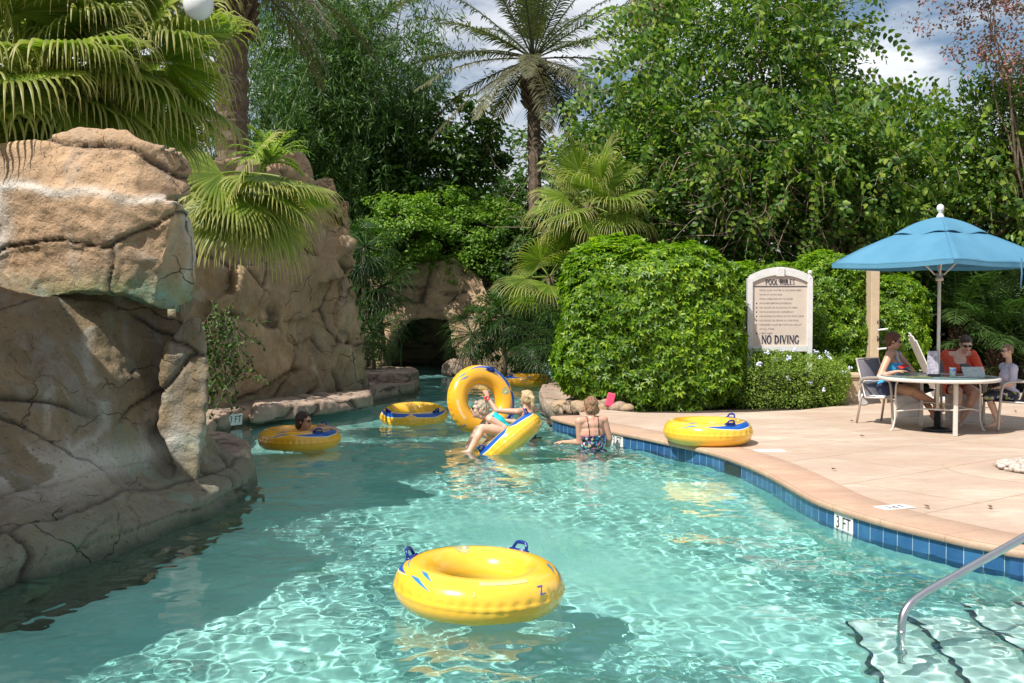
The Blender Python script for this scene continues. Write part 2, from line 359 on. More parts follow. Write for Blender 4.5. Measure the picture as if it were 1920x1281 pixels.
# deck: right bank and the near bank under the camera
bk = [G(x, y, .22)[:2] for x, y in [(1085, 768), (1130, 768), (1200, 774), (1300, 775), (1400, 773), (1500, 769), (1590, 759), (1620, 753), (1700, 742), (1920, 736)]]
dk_in = edge + nE*.44
deck_poly = [tuple(p) for p in dk_in] + [(-7, -6), (22, -6), (22, 21)] + [tuple(p) for p in bk[::-1]]
struct('deck', sheet('deck', deck_poly, [], .22, MAT['deck']), (6, 8, .22))
# coping: bullnose strip following the edge
prof = [(-.025, .166), (-.034, .180), (-.036, .203), (-.030, .216), (-.018, .2235), (0, .226), (.2, .2265), (.438, .226), (.452, .215)]
V = []; UV = []
for i, p in enumerate(edge):
    for o_, z in prof: q = p + nE[i]*o_; V.append((q[0], q[1], z)); UV.append((sE[i], o_+.02))
k = len(prof); n = len(edge)
F = [[i*k+j, (i+1)*k+j, (i+1)*k+j+1, i*k+j+1] for i in range(n-1) for j in range(k-1)]
struct('coping', mk_mesh('coping', V, np.array(F), MAT['coping'], True, uv=UV), (3, 9, .22))
# pool walls
def wall_strip(name, P, z0, z1, mat):
    P = np.array(P); s_ = np.concatenate([[0], np.cumsum(np.linalg.norm(np.diff(P, axis=0), axis=1))])
    V = [(p[0], p[1], z) for p in P for z in (z0, z1)]; UV = [(s, z+.12) for s in s_ for z in (z0, z1)]
    F = [[2*i, 2*i+1, 2*i+3, 2*i+2] for i in range(len(P)-1)]
    return mk_mesh(name, V, np.array(F), mat, False, uv=UV)
struct('pool_tile_band', wall_strip('pool_tile_band', edge, -.115, .182, MAT['tile']), (3, 9, 0))
pw = struct('pool_wall', wall_strip('pool_wall', np.vstack([edge+nE*.012, np.array(far), edge[:1]+nE[:1]*.012]), -1.0, .17, MAT['plaster']), (3, 9, -1))
def grid(xs, ys, Z, name, mat):
    X, Y = np.meshgrid(xs, ys); V = np.stack([X, Y, Z(X, Y)], -1).reshape(-1, 3); nx = len(xs); i = np.arange((nx-1)*(len(ys)-1)); a = i//(nx-1)*nx + i % (nx-1)
    return mk_mesh(name, V, np.stack([a, a+1, a+nx+1, a+nx], 1), mat)
pf = struct('pool_floor', grid(np.linspace(-9, 9, 10), np.linspace(1, 40, 20), lambda X, Y: 0*X-.95, 'pool_floor', MAT['plaster']), (0, 10, -.95))
# underwater steps in the near right corner
mb = MB(); ns = MB()
step_mat = solid('step_plaster', (.50, .66, .62), .6, .1, 3)
for i, (x0, z) in enumerate([(2.03, -.77), (2.42, -.61), (2.82, -.45), (3.24, -.29), (3.7, -.13)]):
    yy = np.linspace(2.65, 7.0, 30); xx = x0 + .10*np.sin(yy*1.1+i*.5) + (yy-5)*.03
    up = []
    for k_, (x, y) in enumerate(zip(xx, yy)): up += [(x, y, -.96), (x, y, z), (6.4, y, z)]
    F = [[3*j+a, 3*j+a+1, 3*j+a+4, 3*j+a+3] for j in range(29) for a in (0, 1)]
    F = [f[::-1] for f in F]
    mb.add(up, np.array(F))
    st_ = [(x-.004, y, z-.02) for x, y in zip(xx, yy)]; top = [(x-.004, y, z+.005) for x, y in zip(xx, yy)]; inn = [(x+.034, y, z+.005) for x, y in zip(xx, yy)]
    Vn = [q for t in zip(st_, top, inn) for q in t]; ns.add(Vn, np.array(F))
stp = struct('pool_steps', mb.mesh('pool_steps', step_mat, False), (4, 5, -.95))
nsm = struct('step_nosing', ns.mesh('step_nosing', solid('dark_nosing_tile', (.02, .045, .055), .4), False), (4, 5, -.95))
# water
rw = np.random.default_rng(5)
comp = []
for k in range(120):
    lam = .085*2**(rw.random()*4.1); th = rw.random()*2*PI; comp.append((lam, th, rw.random()*2*PI))
def waves(X, Y):
    Z = 0*X; A = .65 + .5*np.sin(X*.7+1.3)*np.sin(Y*.45+.4)+.25*np.sin(X*1.9+Y*1.3)
    for lam, th, ph in comp:
        Z += .0031*lam*(1.3 if lam < .2 else 1 if lam < .35 else .78)*np.sin((X*math.cos(th)+Y*math.sin(th))*2*PI/lam + ph + .5*np.sin(X*1.1*math.sin(th)+Y*.9))
    return Z*A*.82+.035
ys = [2.4]
while ys[-1] < 36: ys.append(ys[-1] + max(.018, .003*ys[-1]))
m = M('pool_water', 0.0); m.b.inputs['Base Color'].default_value = (.86, 1, .985, 1); m.b.inputs['IOR'].default_value = 1.33; m.b.inputs['Transmission Weight'].default_value = 1
MAT['water'] = m.m
wat = struct('water', grid(np.arange(-7.2, 7.0, .021), np.array(ys), waves, 'water', MAT['water']), (0, 10, 0))
wat.cycles.is_caustics_caster = True
for o in (pf, pw, stp, nsm): o.cycles.is_caustics_receiver = True
# skimmer mouth, depth markers
def edge_at(px, z):
    best = min(range(8, len(edge)-8), key=lambda i: abs(proj((edge[i][0], edge[i][1], z))[0]-px) if edge[i][1] > 5.5 else 1e9)
    return best
def text_mesh(txt, size, ext=.001, spacing=1.0):
    cu = bpy.data.curves.new('t', 'FONT'); cu.body = txt; cu.size = size; cu.align_x = 'CENTER'; cu.align_y = 'CENTER'; cu.extrude = ext; cu.space_character = spacing; cu.resolution_u = 3
    o = bpy.data.objects.new('t', cu); C.objects.link(o); dg = bpy.context.evaluated_depsgraph_get(); dg.update()
    me = bpy.data.meshes.new_from_object(o.evaluated_get(dg)); bpy.data.objects.remove(o); bpy.data.curves.remove(cu); return me
def text_on(name, txt, size, pos, R, mat, parent, sx=1., bold=0., spacing=1., ext=.001, **kw):
    """R columns: text right, text up, outward"""
    me = text_mesh(txt, size, ext, spacing); n = len(me.vertices); v = np.empty(n*3, np.float32); me.vertices.foreach_get('co', v); v = v.reshape(-1, 3)*[sx, 1, 1]
    me.vertices.foreach_set('co', (v@np.asarray(R).T + np.asarray(pos)).astype(np.float32).ravel()); me.materials.clear(); me.materials.append(mat); me.update()
    return put(name, me, parent, **kw)
def marker(label, txt, pos, right, up, w_, h_, size, group='depth marker tiles'):
    r = nrm(np.array(right, float)); u = nrm(np.array(up, float)); R = np.stack([r, u, np.cross(r, u)], 1)
    t = thing('depth_marker', label, 'depth marker', pos, group)
    mb = MB(); mb.box(pos, (w_, h_, .008), R); bevel(put('tile', mb.mesh('tile', MAT['white'], False), t), .002)
    if txt: text_on('lettering', txt, size, np.array(pos)+R[:, 2]*.0045, R, MAT['print_black'], t, sx=.8)
    return t
for px, lab, wd in ((1585, 'white tile reading 3 FT on the near blue tile band right of the front tube', .27), (1160, 'small white 3 FT tile on the far tile band beside the woman in floral swimwear', .27)):
    i = edge_at(px, .1); p = edge[i]-nE[i]*.006; tt = tg[i]*(1 if (tg[i] @ np.array([1, 0])) > 0 else -1)
    marker(lab, '3 FT', (p[0], p[1], .085), (tt[0], tt[1], 0), (0, 0, 1), wd, .17, .145)
i = edge_at(1372, .1); p = edge[i]-nE[i]*.004; tt = tg[i]
mb = MB(); mb.box((p[0], p[1], .07), (.44, .012, .13), np.stack([[tt[0], tt[1], 0], [nE[i][0], nE[i][1], 0], [0, 0, 1]], 1))  # black plate; the shade inside the opening is put into its colour
put('skimmer_opening', mb.mesh('skimmer_opening', MAT['black'], False), label='dark rectangular skimmer opening in the blue tile band', cat='skimmer')
e = G(1677, 951, .2265); marker('flat depth marker laid in the deck above the near 3 FT tile, seen upside down', '3 FT', e+np.array([0, 0, .0]), (-.93, -.36, 0), (.36, -.93, 0), .30, .16, .13)
e = G(1443, 845, .222); marker('blank-looking white tile let into the deck right of the tube', '', e, (1, .1, 0), (-.1, 1, 0), .33, .17, .13)
# ================================================================== ROCKS
def prism(A, B):
    """closed solid between two outlines with the same number of points"""
    A = np.array(A, float); B = np.array(B, float); n = len(A)
    bm = bmesh.new(); va = [bm.verts.new(p) for p in A]; vb = [bm.verts.new(p) for p in B]
    bm.faces.new(va); bm.faces.new(vb[::-1])
    for i in range(n): bm.faces.new((va[i], vb[i], vb[(i+1) % n], va[(i+1) % n]))
    bmesh.ops.triangulate(bm, faces=bm.faces[:]); bmesh.ops.recalc_face_normals(bm, faces=bm.faces[:])
    bm.verts.index_update(); V = np.array([v.co[:] for v in bm.verts]); F = np.array([[v.index for v in f.verts] for f in bm.faces]); bm.free()
    return V, F
def loft(rings):
    R = np.array(rings, float); m, n = R.shape[:2]; bm = bmesh.new(); vs = [[bm.verts.new(p) for p in r] for r in R]
    for a in range(m-1):
        for i in range(n): bm.faces.new((vs[a][i], vs[a][(i+1) % n], vs[a+1][(i+1) % n], vs[a+1][i]))
    bm.faces.new(vs[0][::-1]); bm.faces.new(vs[-1]); bmesh.ops.triangulate(bm, faces=bm.faces[:]); bmesh.ops.recalc_face_normals(bm, faces=bm.faces[:])
    bm.verts.index_update(); V = np.array([v.co[:] for v in bm.verts]); F = np.array([[v.index for v in f.verts] for f in bm.faces]); bm.free()
    return V, F
def screen(pts, Yf, shift=(0, 2, 0), s=.85):
    A = np.array([at(x, y, Yf(x, y) if callable(Yf) else Yf) for x, y in pts]); c = A.mean(0)
    return prism(A, (A-c)*s+c+np.array(shift))
def plan(pts, z0, z1, s=.9):
    P = np.array([p[:2] for p in pts]); c = P.mean(0); B = (P-c)*s+c
    return prism([(x, y, z0) for x, y in P], [(x, y, z1) for x, y in B])
def hullbox(c, d, rz=0, tilt=0):
    m_ = MB(); R = rotz(rz)@np.array(Matrix.Rotation(tilt, 3, 'X')); m_.box(c, d, R); V = m_.V[0]; F = m_.F[4][0]
    return V, np.vstack([F[:, [0, 1, 2]], F[:, [0, 2, 3]]])
def remesh(parts, vox, smooth=4, fac=.5):
    V = []; F = []; n = 0
    for v, f in parts: V.append(v); F.append(np.asarray(f)+n); n += len(v)
    me = mk_mesh('tmp', np.vstack(V), F, None, True); o = bpy.data.objects.new('tmp', me); C.objects.link(o)
    r = o.modifiers.new('r', 'REMESH'); r.mode = 'VOXEL'; r.voxel_size = vox; r.use_smooth_shade = True
    if smooth: s = o.modifiers.new('s', 'SMOOTH'); s.factor = fac; s.iterations = smooth
    dg = bpy.context.evaluated_depsgraph_get(); dg.update(); e = bpy.data.meshes.new_from_object(o.evaluated_get(dg)); bpy.data.objects.remove(o)
    nv = len(e.vertices); v = np.empty(nv*3, np.float32); e.vertices.foreach_get('co', v); nn = np.empty(nv*3, np.float32); e.vertices.foreach_get('normal', nn)
    return e, v.reshape(-1, 3).astype(float), nn.reshape(-1, 3).astype(float)
def rock(name, label, parts, vox=.03, mat='rock', big=.07, cell=(1.1, 1.1, .7), crack=.05, seed=0, smooth=4, strata=0., lime=None, alga=None, group=None, parent=None, cw=.022, mthr=.16, sz=None):
    me, v, n = remesh(parts, vox, smooth)
    wv = v + .22*np.stack([fbm(v*.9+7*i, seed+i, 3) for i in range(3)], 1) + .05*np.stack([fbm(v*4+9*i, seed+20+i, 2) for i in range(3)], 1)
    f1, f2, idc = voro(wv/np.array(cell), seed+3); e = (f2-f1)*min(cell)
    d = big*fbm(v*1.1, seed+5, 4) + big*.35*fbm(v*4.5, seed+6, 4) + .014*fbm(v*14, seed+7, 3) - .04*np.abs(fbm(v*np.array([2.2, 2.2, 4.5]), seed+17, 4)) + .02*np.abs(fbm(v*np.array([6, 6, 4]), seed+18, 3)) + (idc-.5)*crack*1.1*np.clip(e/.10, 0, 1)
    mk = np.clip((fbm(v*.8, seed+8, 3)+mthr)*6, 0, 1)
    ck = np.exp(-(e/cw)**2)*mk
    d -= crack*.75*np.exp(-(e/(cw*1.1))**2)*(.08+.92*mk)
    if strata:
        zz = v[:, 2] + .06*fbm(v*.8, seed+11, 3) + .12*v[:, 0]*0
        st = np.abs(((zz/.17 + .6*fbm(v*np.array([.3, .3, 3]), seed+12, 2)) % 1)-.5)*2
        ck2 = np.exp(-((1-st)/.10)**2)*(np.clip((sz-v[:, 2])*8, 0, 1) if sz else 1); d -= strata*ck2; ck = np.maximum(ck, ck2*.7*(fbm(v*1.7, seed+13, 2) > -.1))
    v = v + n*d[:, None]
    me.vertices.foreach_set('co', v.astype(np.float32).ravel())
    for k_, a in (('crack', ck*.92), ('lime', lime(v, n) if lime else 0*ck), ('alga', alga(v, n) if alga else 0*ck)):
        t = me.attributes.new(k_, 'FLOAT', 'POINT'); t.data.foreach_set('value', np.clip(a, 0, 1).astype(np.float32))
    me.materials.clear(); me.materials.append(MAT[mat]); me.update(); me.shade_smooth()
    return put(name, me, parent, label, 'rock' if parent is None else None, group)
def scr(v):
    q = v-_c; k = FPX/(q@_f); return 960+q[:, 0]*k, 640.5-(q@_u)*k
# --- overhanging boulder, foreground left
up = [(-760, 300), (-420, 310), (-150, 285), (0, 266), (70, 256), (150, 244), (240, 241), (262, 262), (330, 278), (356, 300), (366, 345), (366, 372), (250, 362), (100, 352), (-150, 350), (-420, 380), (-760, 400)]
lo = [(-760, 385), (-420, 370), (-150, 345), (0, 344), (120, 350), (250, 358), (340, 374), (366, 392), (378, 440), (378, 530), (364, 572), (325, 588), (285, 582), (225, 556), (150, 548), (70, 572), (0, 596), (-150, 650), (-420, 760), (-760, 900)]
YB = lambda x, y: 8.98 - max(-300, min(x, 330))*.0009 + (max(0, x-335)*.012) + (590-y)*.0013 + max(0, y-490)*.006
def limeA(v, n):
    x, y = scr(v); r = np.exp(-((y-352-.10*np.clip(x-60, 0, 400)+6*np.sin(x*.045))/9.)**2)*(n[:, 2] > -.2)*(x > -20)*.9
    r = np.maximum(r, np.exp(-((x-356+8*np.sin(y*.05))/9.)**2)*(y > 370)*(y < 560)*.7)
    r = np.maximum(r, np.exp(-((x+2+8*np.sin(y*.04))/16.)**2)*(y > 340)*(y < 560)*.9); return r
def algaA(v, n):
    x, y = scr(v); return np.clip((y-500)/60., 0, 1)*(n[:, 1] < .3)*.85*(fbm(v*2.2, 61, 3) > -.35) + .8*np.exp(-(((x-250)/90)**2+((y-555)/26)**2)) + .5*(n[:, 2] < -.5)
rock('overhanging_boulder', 'huge sunlit tan boulder overhanging the water in the left foreground',
     [screen(up, lambda x, y: YB(x, y)+.06, (-.9, 2.6, -.1), .8), screen(lo, YB, (-1.0, 2.6, .1), .8),
      loft([[(-7.5, 2.4, z), (-5.3-dz, 2.7, z), (-4.85-dz, 3.6, z), (-4.15-dz, 5.1, z), (-3.55-dz, 6.4, z), (-4.15-dz, 7.2, z), (-5.0, 8.4, z), (-7.5, 9, z)] for z, dz in ((1.2, .5), (1.7, .2), (2.6, .0), (3.3, .0), (3.7, .15), (3.85, .5))])],  # unseen left block, shaped for the shade it throws on water and wall
     .026, 'rock', .07, (1.5, 2.0, 1.15), .06, 4, 16, mthr=.34, lime=limeA, alga=algaA)
# --- rock wall under it
Wn = [(-6.5, 4.0), (-4.9, 4.6), (-3.95, 5.6), (-3.36, 6.75), (-3.02, 7.55), (-2.84, 8.2), (-2.68, 9.2), (-2.64, 10.2), (-2.72, 11.1), (-2.98, 12.1), (-3.5, 13.1), (-4.4, 14), (-6.5, 14)]
def blend(A, B, t): return [tuple((1-t)*np.array(a)+t*np.array(b)) for a, b in zip(A, B)]
Wt = [(-6.5, 8.0), (-5.9, 8.4), (-5.4, 8.9), (-5.0, 9.4), (-4.5, 9.7), (-3.9, 9.85), (-3.4, 9.95), (-3.12, 10.1), (-3.2, 10.7), (-3.5, 11.4), (-4.0, 11.9), (-4.8, 12.3), (-6.5, 12.4)]
def bl2(tl, tt): return [tuple((1-t)*np.array(a)+t*np.array(b)) for a, b, t in zip(Wn, Wt, [tl]*5+[tl*.6+tt*.4]+[tt]*7)]
def zt2(P, z1, z2): return [(p[0], p[1], z1 if i < 5 else z2) for i, p in enumerate(P)]
Wl = blend(Wn, Wt, .10)
Wl[8] = (-2.82, 11.0); Wl[7] = (-2.72, 10.2); Wl[9] = (-3.05, 11.9)
def zr(P, z): return [(p[0], p[1], z) for p in P]
lowtop = blend(Wn, Wt, .30); lowtop[7] = (-2.98, 10.0); lowtop[8] = (-3.2, 10.4)
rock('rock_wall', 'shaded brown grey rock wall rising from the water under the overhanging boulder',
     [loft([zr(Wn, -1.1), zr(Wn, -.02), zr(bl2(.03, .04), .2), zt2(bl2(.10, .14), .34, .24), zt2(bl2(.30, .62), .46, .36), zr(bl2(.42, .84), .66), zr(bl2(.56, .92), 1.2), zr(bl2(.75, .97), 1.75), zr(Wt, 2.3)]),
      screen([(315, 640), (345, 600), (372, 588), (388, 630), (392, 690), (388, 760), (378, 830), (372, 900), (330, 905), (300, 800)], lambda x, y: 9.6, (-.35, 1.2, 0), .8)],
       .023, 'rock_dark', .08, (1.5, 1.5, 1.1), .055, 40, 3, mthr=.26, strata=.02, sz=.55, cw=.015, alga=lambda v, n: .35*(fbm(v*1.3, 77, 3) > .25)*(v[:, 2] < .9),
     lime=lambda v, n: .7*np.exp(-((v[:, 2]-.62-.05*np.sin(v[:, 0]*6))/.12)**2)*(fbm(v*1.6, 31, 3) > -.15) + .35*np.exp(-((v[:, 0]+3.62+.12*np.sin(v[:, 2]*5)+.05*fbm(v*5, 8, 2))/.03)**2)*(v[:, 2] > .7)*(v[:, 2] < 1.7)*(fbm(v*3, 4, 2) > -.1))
# pale layered ledge tip
rock('ledge_rock', 'low sunlit layered ledge sticking out at the foot of the shaded rock wall, left',
     [plan([(-3.7, 11.0), (-3.0, 10.6), (-2.78, 10.95), (-2.80, 11.5), (-2.98, 12.1), (-3.5, 13.1), (-4.4, 13.9), (-4.6, 12)], -.1, .35, .93)], .02, 'rock_pink', .025, (.9, .9, .35), .03, 71, 3, strata=.012)
# --- mid cliff
YC = lambda x, y: 16.2 + (np.clip(x, 300, 700)-385)*.0152 + max(0, 560-y)*.0022
cl = [(250, 300), (430, 300), (480, 305), (560, 322), (598, 342), (626, 346), (630, 365), (655, 374), (658, 428), (662, 446), (666, 480), (662, 508), (650, 532), (652, 562), (640, 580), (640, 616), (656, 628), (678, 660), (695, 700), (697, 730), (640, 748), (560, 765), (480, 785), (380, 815), (250, 830)]
cap_ = [(480, 494), (560, 484), (640, 478), (668, 490), (668, 508), (650, 524), (560, 540), (480, 545)]
rock('cliff_rock', 'tall cracked tan cliff rising behind the swimmer in the shaded tube',
     [screen(cl, YC, (-2.2, 1.8, 0), .85), screen(cap_, lambda x, y: YC(x, y)-.22, (-1.5, 1.5, 0), .9),
      screen([(575, 342), (628, 346), (630, 364), (600, 372), (575, 372)], 20.3, (-.8, 1.2, 0), .95), screen([(570, 372), (640, 370), (657, 378), (656, 412), (600, 416), (570, 410)], 20.1, (-.8, 1.2, 0), .95),
      screen([(560, 414), (640, 414), (652, 420), (654, 440), (600, 446), (560, 440)], 20.3, (-.8, 1.2, 0), .95), screen([(555, 444), (650, 444), (665, 452), (664, 476), (600, 480), (555, 474)], 20.0, (-.8, 1.2, 0), .95),
      screen([(450, 500), (540, 505), (600, 520), (590, 600), (470, 600), (440, 560)], lambda x, y: YC(x, y)-.25, (-.8, 1.2, 0), .8), screen([(420, 610), (520, 600), (560, 640), (550, 720), (440, 730)], lambda x, y: YC(x, y)-.22, (-.8, 1.2, 0), .8),
      screen([(400, 560), (470, 545), (560, 560), (640, 620), (690, 700), (694, 735), (560, 755), (400, 790)], lambda x, y: YC(x, y)-.15, (-1, 1.5, 0), .9)],
     .045, 'rock_cliff', .15, (1.7, 1.8, 1.1), .14, 90, 1, mthr=.4, cw=.032, lime=lambda v, n: .45*(fbm(v*.9, 12, 3) > .18)*(v[:, 2] < 2.2)*(v[:, 2] > .8), alga=lambda v, n: .35*(fbm(v*.8, 15, 3) > .2)*(v[:, 2] < 2.0))
rock('cap_boulder', 'small rounded orange boulder on top of the cliff beside the hanging palm leaves',
     [screen([(500, 300), (520, 282), (548, 276), (575, 290), (588, 318), (592, 345), (560, 352), (505, 350)], 20.2, (-.3, 1.2, 0), .7)], .035, 'rock', .05, (1.2, 1.2, 1.2), .03, 104, 8)
rock('stacked_slab', 'flat tan slab on the cliff shoulder below the rounded orange boulder',
     [screen([(545, 348), (595, 336), (624, 334), (632, 362), (600, 372), (545, 372)], 20.0, (-.6, 1.2, 0), .9)], .035, 'rock', .04, (.9, .9, .5), .04, 106, 2)
led = [G(x, y)[:2] for x, y in [(385, 836), (400, 822), (440, 803), (500, 789), (560, 778), (620, 768), (690, 757), (745, 748), (778, 741)]]
led2 = [(-2.0, 23.4), (-2.6, 25.6), (-3.6, 25), (-4.2, 21), (-5.6, 17.4), (-5.6, 14.6)]
rock('base_ledge', 'long low reddish rock ledge along the water at the foot of the cliff',
     [plan(led+led2, -1.0, .27, .985), plan([G(x, y, .3)[:2] for x, y in [(470, 770), (560, 762), (640, 752), (700, 742), (700, 730), (600, 740), (470, 755)]], .1, .33, .95)], .045, 'rock_pink', .05, (1.5, 1.5, .8), .05, 110, 3, strata=.0)
rock('tongue_ledge', 'flat layered rock tongue at the end of the cliff ledge near the cave', 
     [plan([(-3.3, 22.3), (-2.5, 22.1), (-2.1, 22.4), (-1.98, 23.2), (-2.2, 24.2), (-3.0, 25.0), (-3.6, 24.4)], -.2, .46, .93)], .04, 'rock_pink', .04, (1, 1, .35), .03, 112, 2, strata=.03)
# --- cave
cave = [(560, 530), (690, 512), (745, 500), (770, 490), (810, 486), (850, 487), (880, 502), (908, 524), (920, 560), (912, 590), (880, 600), (850, 592), (820, 596), (790, 598), (760, 602), (735, 628), (718, 668), (705, 716), (560, 720)]
rk = [screen(cave, 28.0, (.2, 5.0, .3), 1.05),
      screen([(838, 590), (880, 560), (925, 555), (965, 600), (985, 716), (868, 716), (858, 680), (846, 640)], 27.9, (.2, 5.5, 0), 1.05),
      hullbox((-2.2, 33.4, .6), (6, 1.0, 3.6)), hullbox((-4.9, 31, .6), (2.2, 5, 3.2)), hullbox((.9, 31, .6), (2.4, 5, 3.2)), hullbox((-2, 31, 2.35), (6, 5, .7))]
rock('cave_rock', 'tan layered rock arch over the dark cave mouth at the far end of the channel', rk, .07, 'rock', .12, (1.1, 1.3, .6), .10, 130, 2, strata=.02, cw=.04)
rock('upper_rock', 'small pale rock slab showing between the bushes above the cave', [screen([(752, 452), (775, 447), (812, 450), (822, 478), (800, 486), (756, 484)], 29.5, (0, 1.5, 0), .9)], .05, 'rock', .06, (1, 1, .4), .04, 135, 2)
def pebble_rock(name, label, c, r, seed, mat='rock_pink', group=None):
    m_ = MB(); m_.sphere(c, r, n=14); V = m_.V[0]; F = m_.F
    return rock(name, label, [(V, np.vstack([F[3][0], F[4][0][:, [0, 1, 2]], F[4][0][:, [0, 2, 3]]]))], .035, mat, .06, (.5, .5, .4), .03, seed, 2, group=group)
pebble_rock('bank_boulder', 'pale rounded boulder at the water in front of the cave, left of the upright tube', G(851, 708, 0)+np.array([0, .2, .15]), (.36, .4, .36), 140)
# --- right bank ledges
rb = [G(x, y)[:2] for x, y in [(1052, 799), (1025, 785), (1012, 768), (1010, 752), (1018, 742), (1034, 736)]]
rock('bank_ledge', 'sunlit layered pink ledge where the far tile band begins', [plan(rb+[(1.6, 22.6), (2.9, 22.0), (3.0, 19.0), (2.2, 17.6), (1.35, 17.2)], -1.0, .24, .97), plan([(1.2, 19.2), (1.5, 18.6), (2.9, 18.6), (3.0, 22), (1.9, 22.2), (1.4, 20.6)], .1, .40, .93)],
     .04, 'rock_pink', .04, (1.5, 1.2, .4), .04, 150, 2, strata=.022)
rock('far_ledge', 'pale rock ledge behind the orange tube with two raised handles', [plan([(.95, 24.2), (1.6, 23.4), (3.4, 23.0), (3.8, 25.4), (2.4, 27.5), (1.1, 26.8)], -1.0, .50, .93)], .045, 'rock_pink', .05, (1.3, 1.3, .4), .05, 155, 2, strata=.02)
for k_, (px, py, r_) in enumerate([(1085, 772, .16), (1122, 766, .13), (1137, 768, .16), (1160, 769, .14), (1176, 770, .11), (1108, 762, .12), (1060, 768, .17)]):
    pebble_rock('edging_stone', ['flat', 'grey', 'cream', 'brown', 'smallest', 'tan', 'broad'][k_]+' edging stone between the pink ledge and the tall hedge', G(px, py, .22)+np.array([0, .1, .03]), (r_*1.3, r_, r_*.7), 160+k_, 'rock_pink' if k_ % 2 else 'rock', 'edging stones at the hedge foot')
# markers set in the rock
marker('white 3 FT tile set in the reddish ledge under the cliff', '3 FT', at(441, 787, 15.95), (.62, .78, 0), (.10, -.08, 1), .26, .17, .15)
marker('grey-white depth tile on the shaded rock tip, seen at a sharp slant', '3 FT', at(430, 938, 10.36), (.16, .99, 0), (-.12, .02, 1), .27, .19, .15)
# ================================================================== VEGETATION
R_ = np.random.default_rng(11)
def leafmesh(P, D, Nn, L, Wd, rich=True, fold=.22, bend=.15):
    """leaf faces: P base, D axis, Nn leaf normal"""
    n = len(P); D = nrm(D); S = nrm(np.cross(D, Nn)); U = np.cross(S, D); L = np.broadcast_to(L, (n,))[:, None]; Wd = np.broadcast_to(Wd, (n,))[:, None]
    if rich:
        ks = [(0, 0, 0), (.32, .5, fold), (.72, .36, fold*.6-bend), (1, 0, -bend*1.6), (.72, -.36, fold*.6-bend), (.32, -.5, fold)]
        V = np.stack([P + D*L*a + S*Wd*b + U*Wd*c for a, b, c in ks], 1).reshape(-1, 3)
        i = np.arange(n)[:, None]*6; F = np.concatenate([i+[0, 1, 2, 3], i+[0, 3, 4, 5]])
    else:
        ks = [(0, 0, 0), (.42, .5, fold), (1, 0, -bend), (.42, -.5, fold)]
        V = np.stack([P + D*L*a + S*Wd*b + U*Wd*c for a, b, c in ks], 1).reshape(-1, 3)
        i = np.arange(n)[:, None]*4; F = np.concatenate([i+[0, 1, 2], i+[0, 2, 3]])
    return V, F
def rdir(n, up=0., r=R_):
    d = r.normal(size=(n, 3)); d[:, 2] += up; return nrm(d)
LEAF = {
 'hedge': leaf_mat('glossy_hedge_leaf', [(.05, .115, .012), (.10, .21, .018), (.17, .30, .02), (.34, .46, .03)], .42, .36),
 'shrub': leaf_mat('small_shrub_leaf', [(.13, .20, .03), (.20, .31, .05), (.32, .42, .09)], .38, .5),
 'bamboo': leaf_mat('bamboo_leaf', [(.035, .085, .025), (.065, .145, .035), (.14, .23, .055)], .35, .45),
 'dense': leaf_mat('dense_tree_leaf', [(.03, .075, .016), (.055, .125, .024), (.11, .20, .035)], .35, .45),
 'vine': leaf_mat('vine_leaf', [(.03, .075, .018), (.065, .14, .026), (.12, .22, .035), (.26, .34, .05)], .40, .42),
 'olive': leaf_mat('olive_leaf', [(.05, .10, .03), (.08, .14, .035), (.13, .20, .045)], .35, .5),
 'bush': leaf_mat('bright_bush_leaf', [(.08, .17, .025), (.15, .27, .035), (.26, .40, .06)], .4, .5),
 'pink': leaf_mat('pinkish_leaf', [(.10, .12, .05), (.22, .14, .10), (.45, .20, .24)], .35, .5, tcol=(1.2, 1.1, .9)),
 'fan': leaf_mat('fan_palm_leaf', [(.09, .16, .02), (.16, .24, .03), (.26, .32, .06)], .42, .38, tipc=(.60, .52, .22)),
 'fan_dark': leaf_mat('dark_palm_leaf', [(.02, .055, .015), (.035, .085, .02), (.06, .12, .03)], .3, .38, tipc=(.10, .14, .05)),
 'date': leaf_mat('date_palm_leaf', [(.06, .085, .045), (.09, .12, .06), (.14, .15, .08)], .25, .5, tipc=(.16, .11, .06)),
 'dry': leaf_mat('dry_palm_leaf', [(.16, .11, .06), (.26, .19, .10)], .3, .7),
}
FLOWER = solid('pale_blue_petals', (.62, .66, .85), .6, .1, 20)
def leafobj(name, V, F, mat, parent=None, **kw): return put(name, mk_mesh(name, V, F, LEAF[mat], True, {'tip': np.zeros(len(V))}), parent, **kw)
def clumps(c, r, n, lean, seed, inner=.45):
    """clump centres spread through an uneven ellipsoid"""
    g = np.random.default_rng(seed); d = rdir(n*3, 0, g); rad = inner + (1-inner)*g.random(n*3)**.6
    lump = 1 + lean*fbm(d*1.7, seed, 3); P = d*rad[:, None]*lump[:, None]
    return (np.array(c) + P*np.array(r))[:n], d[:n]
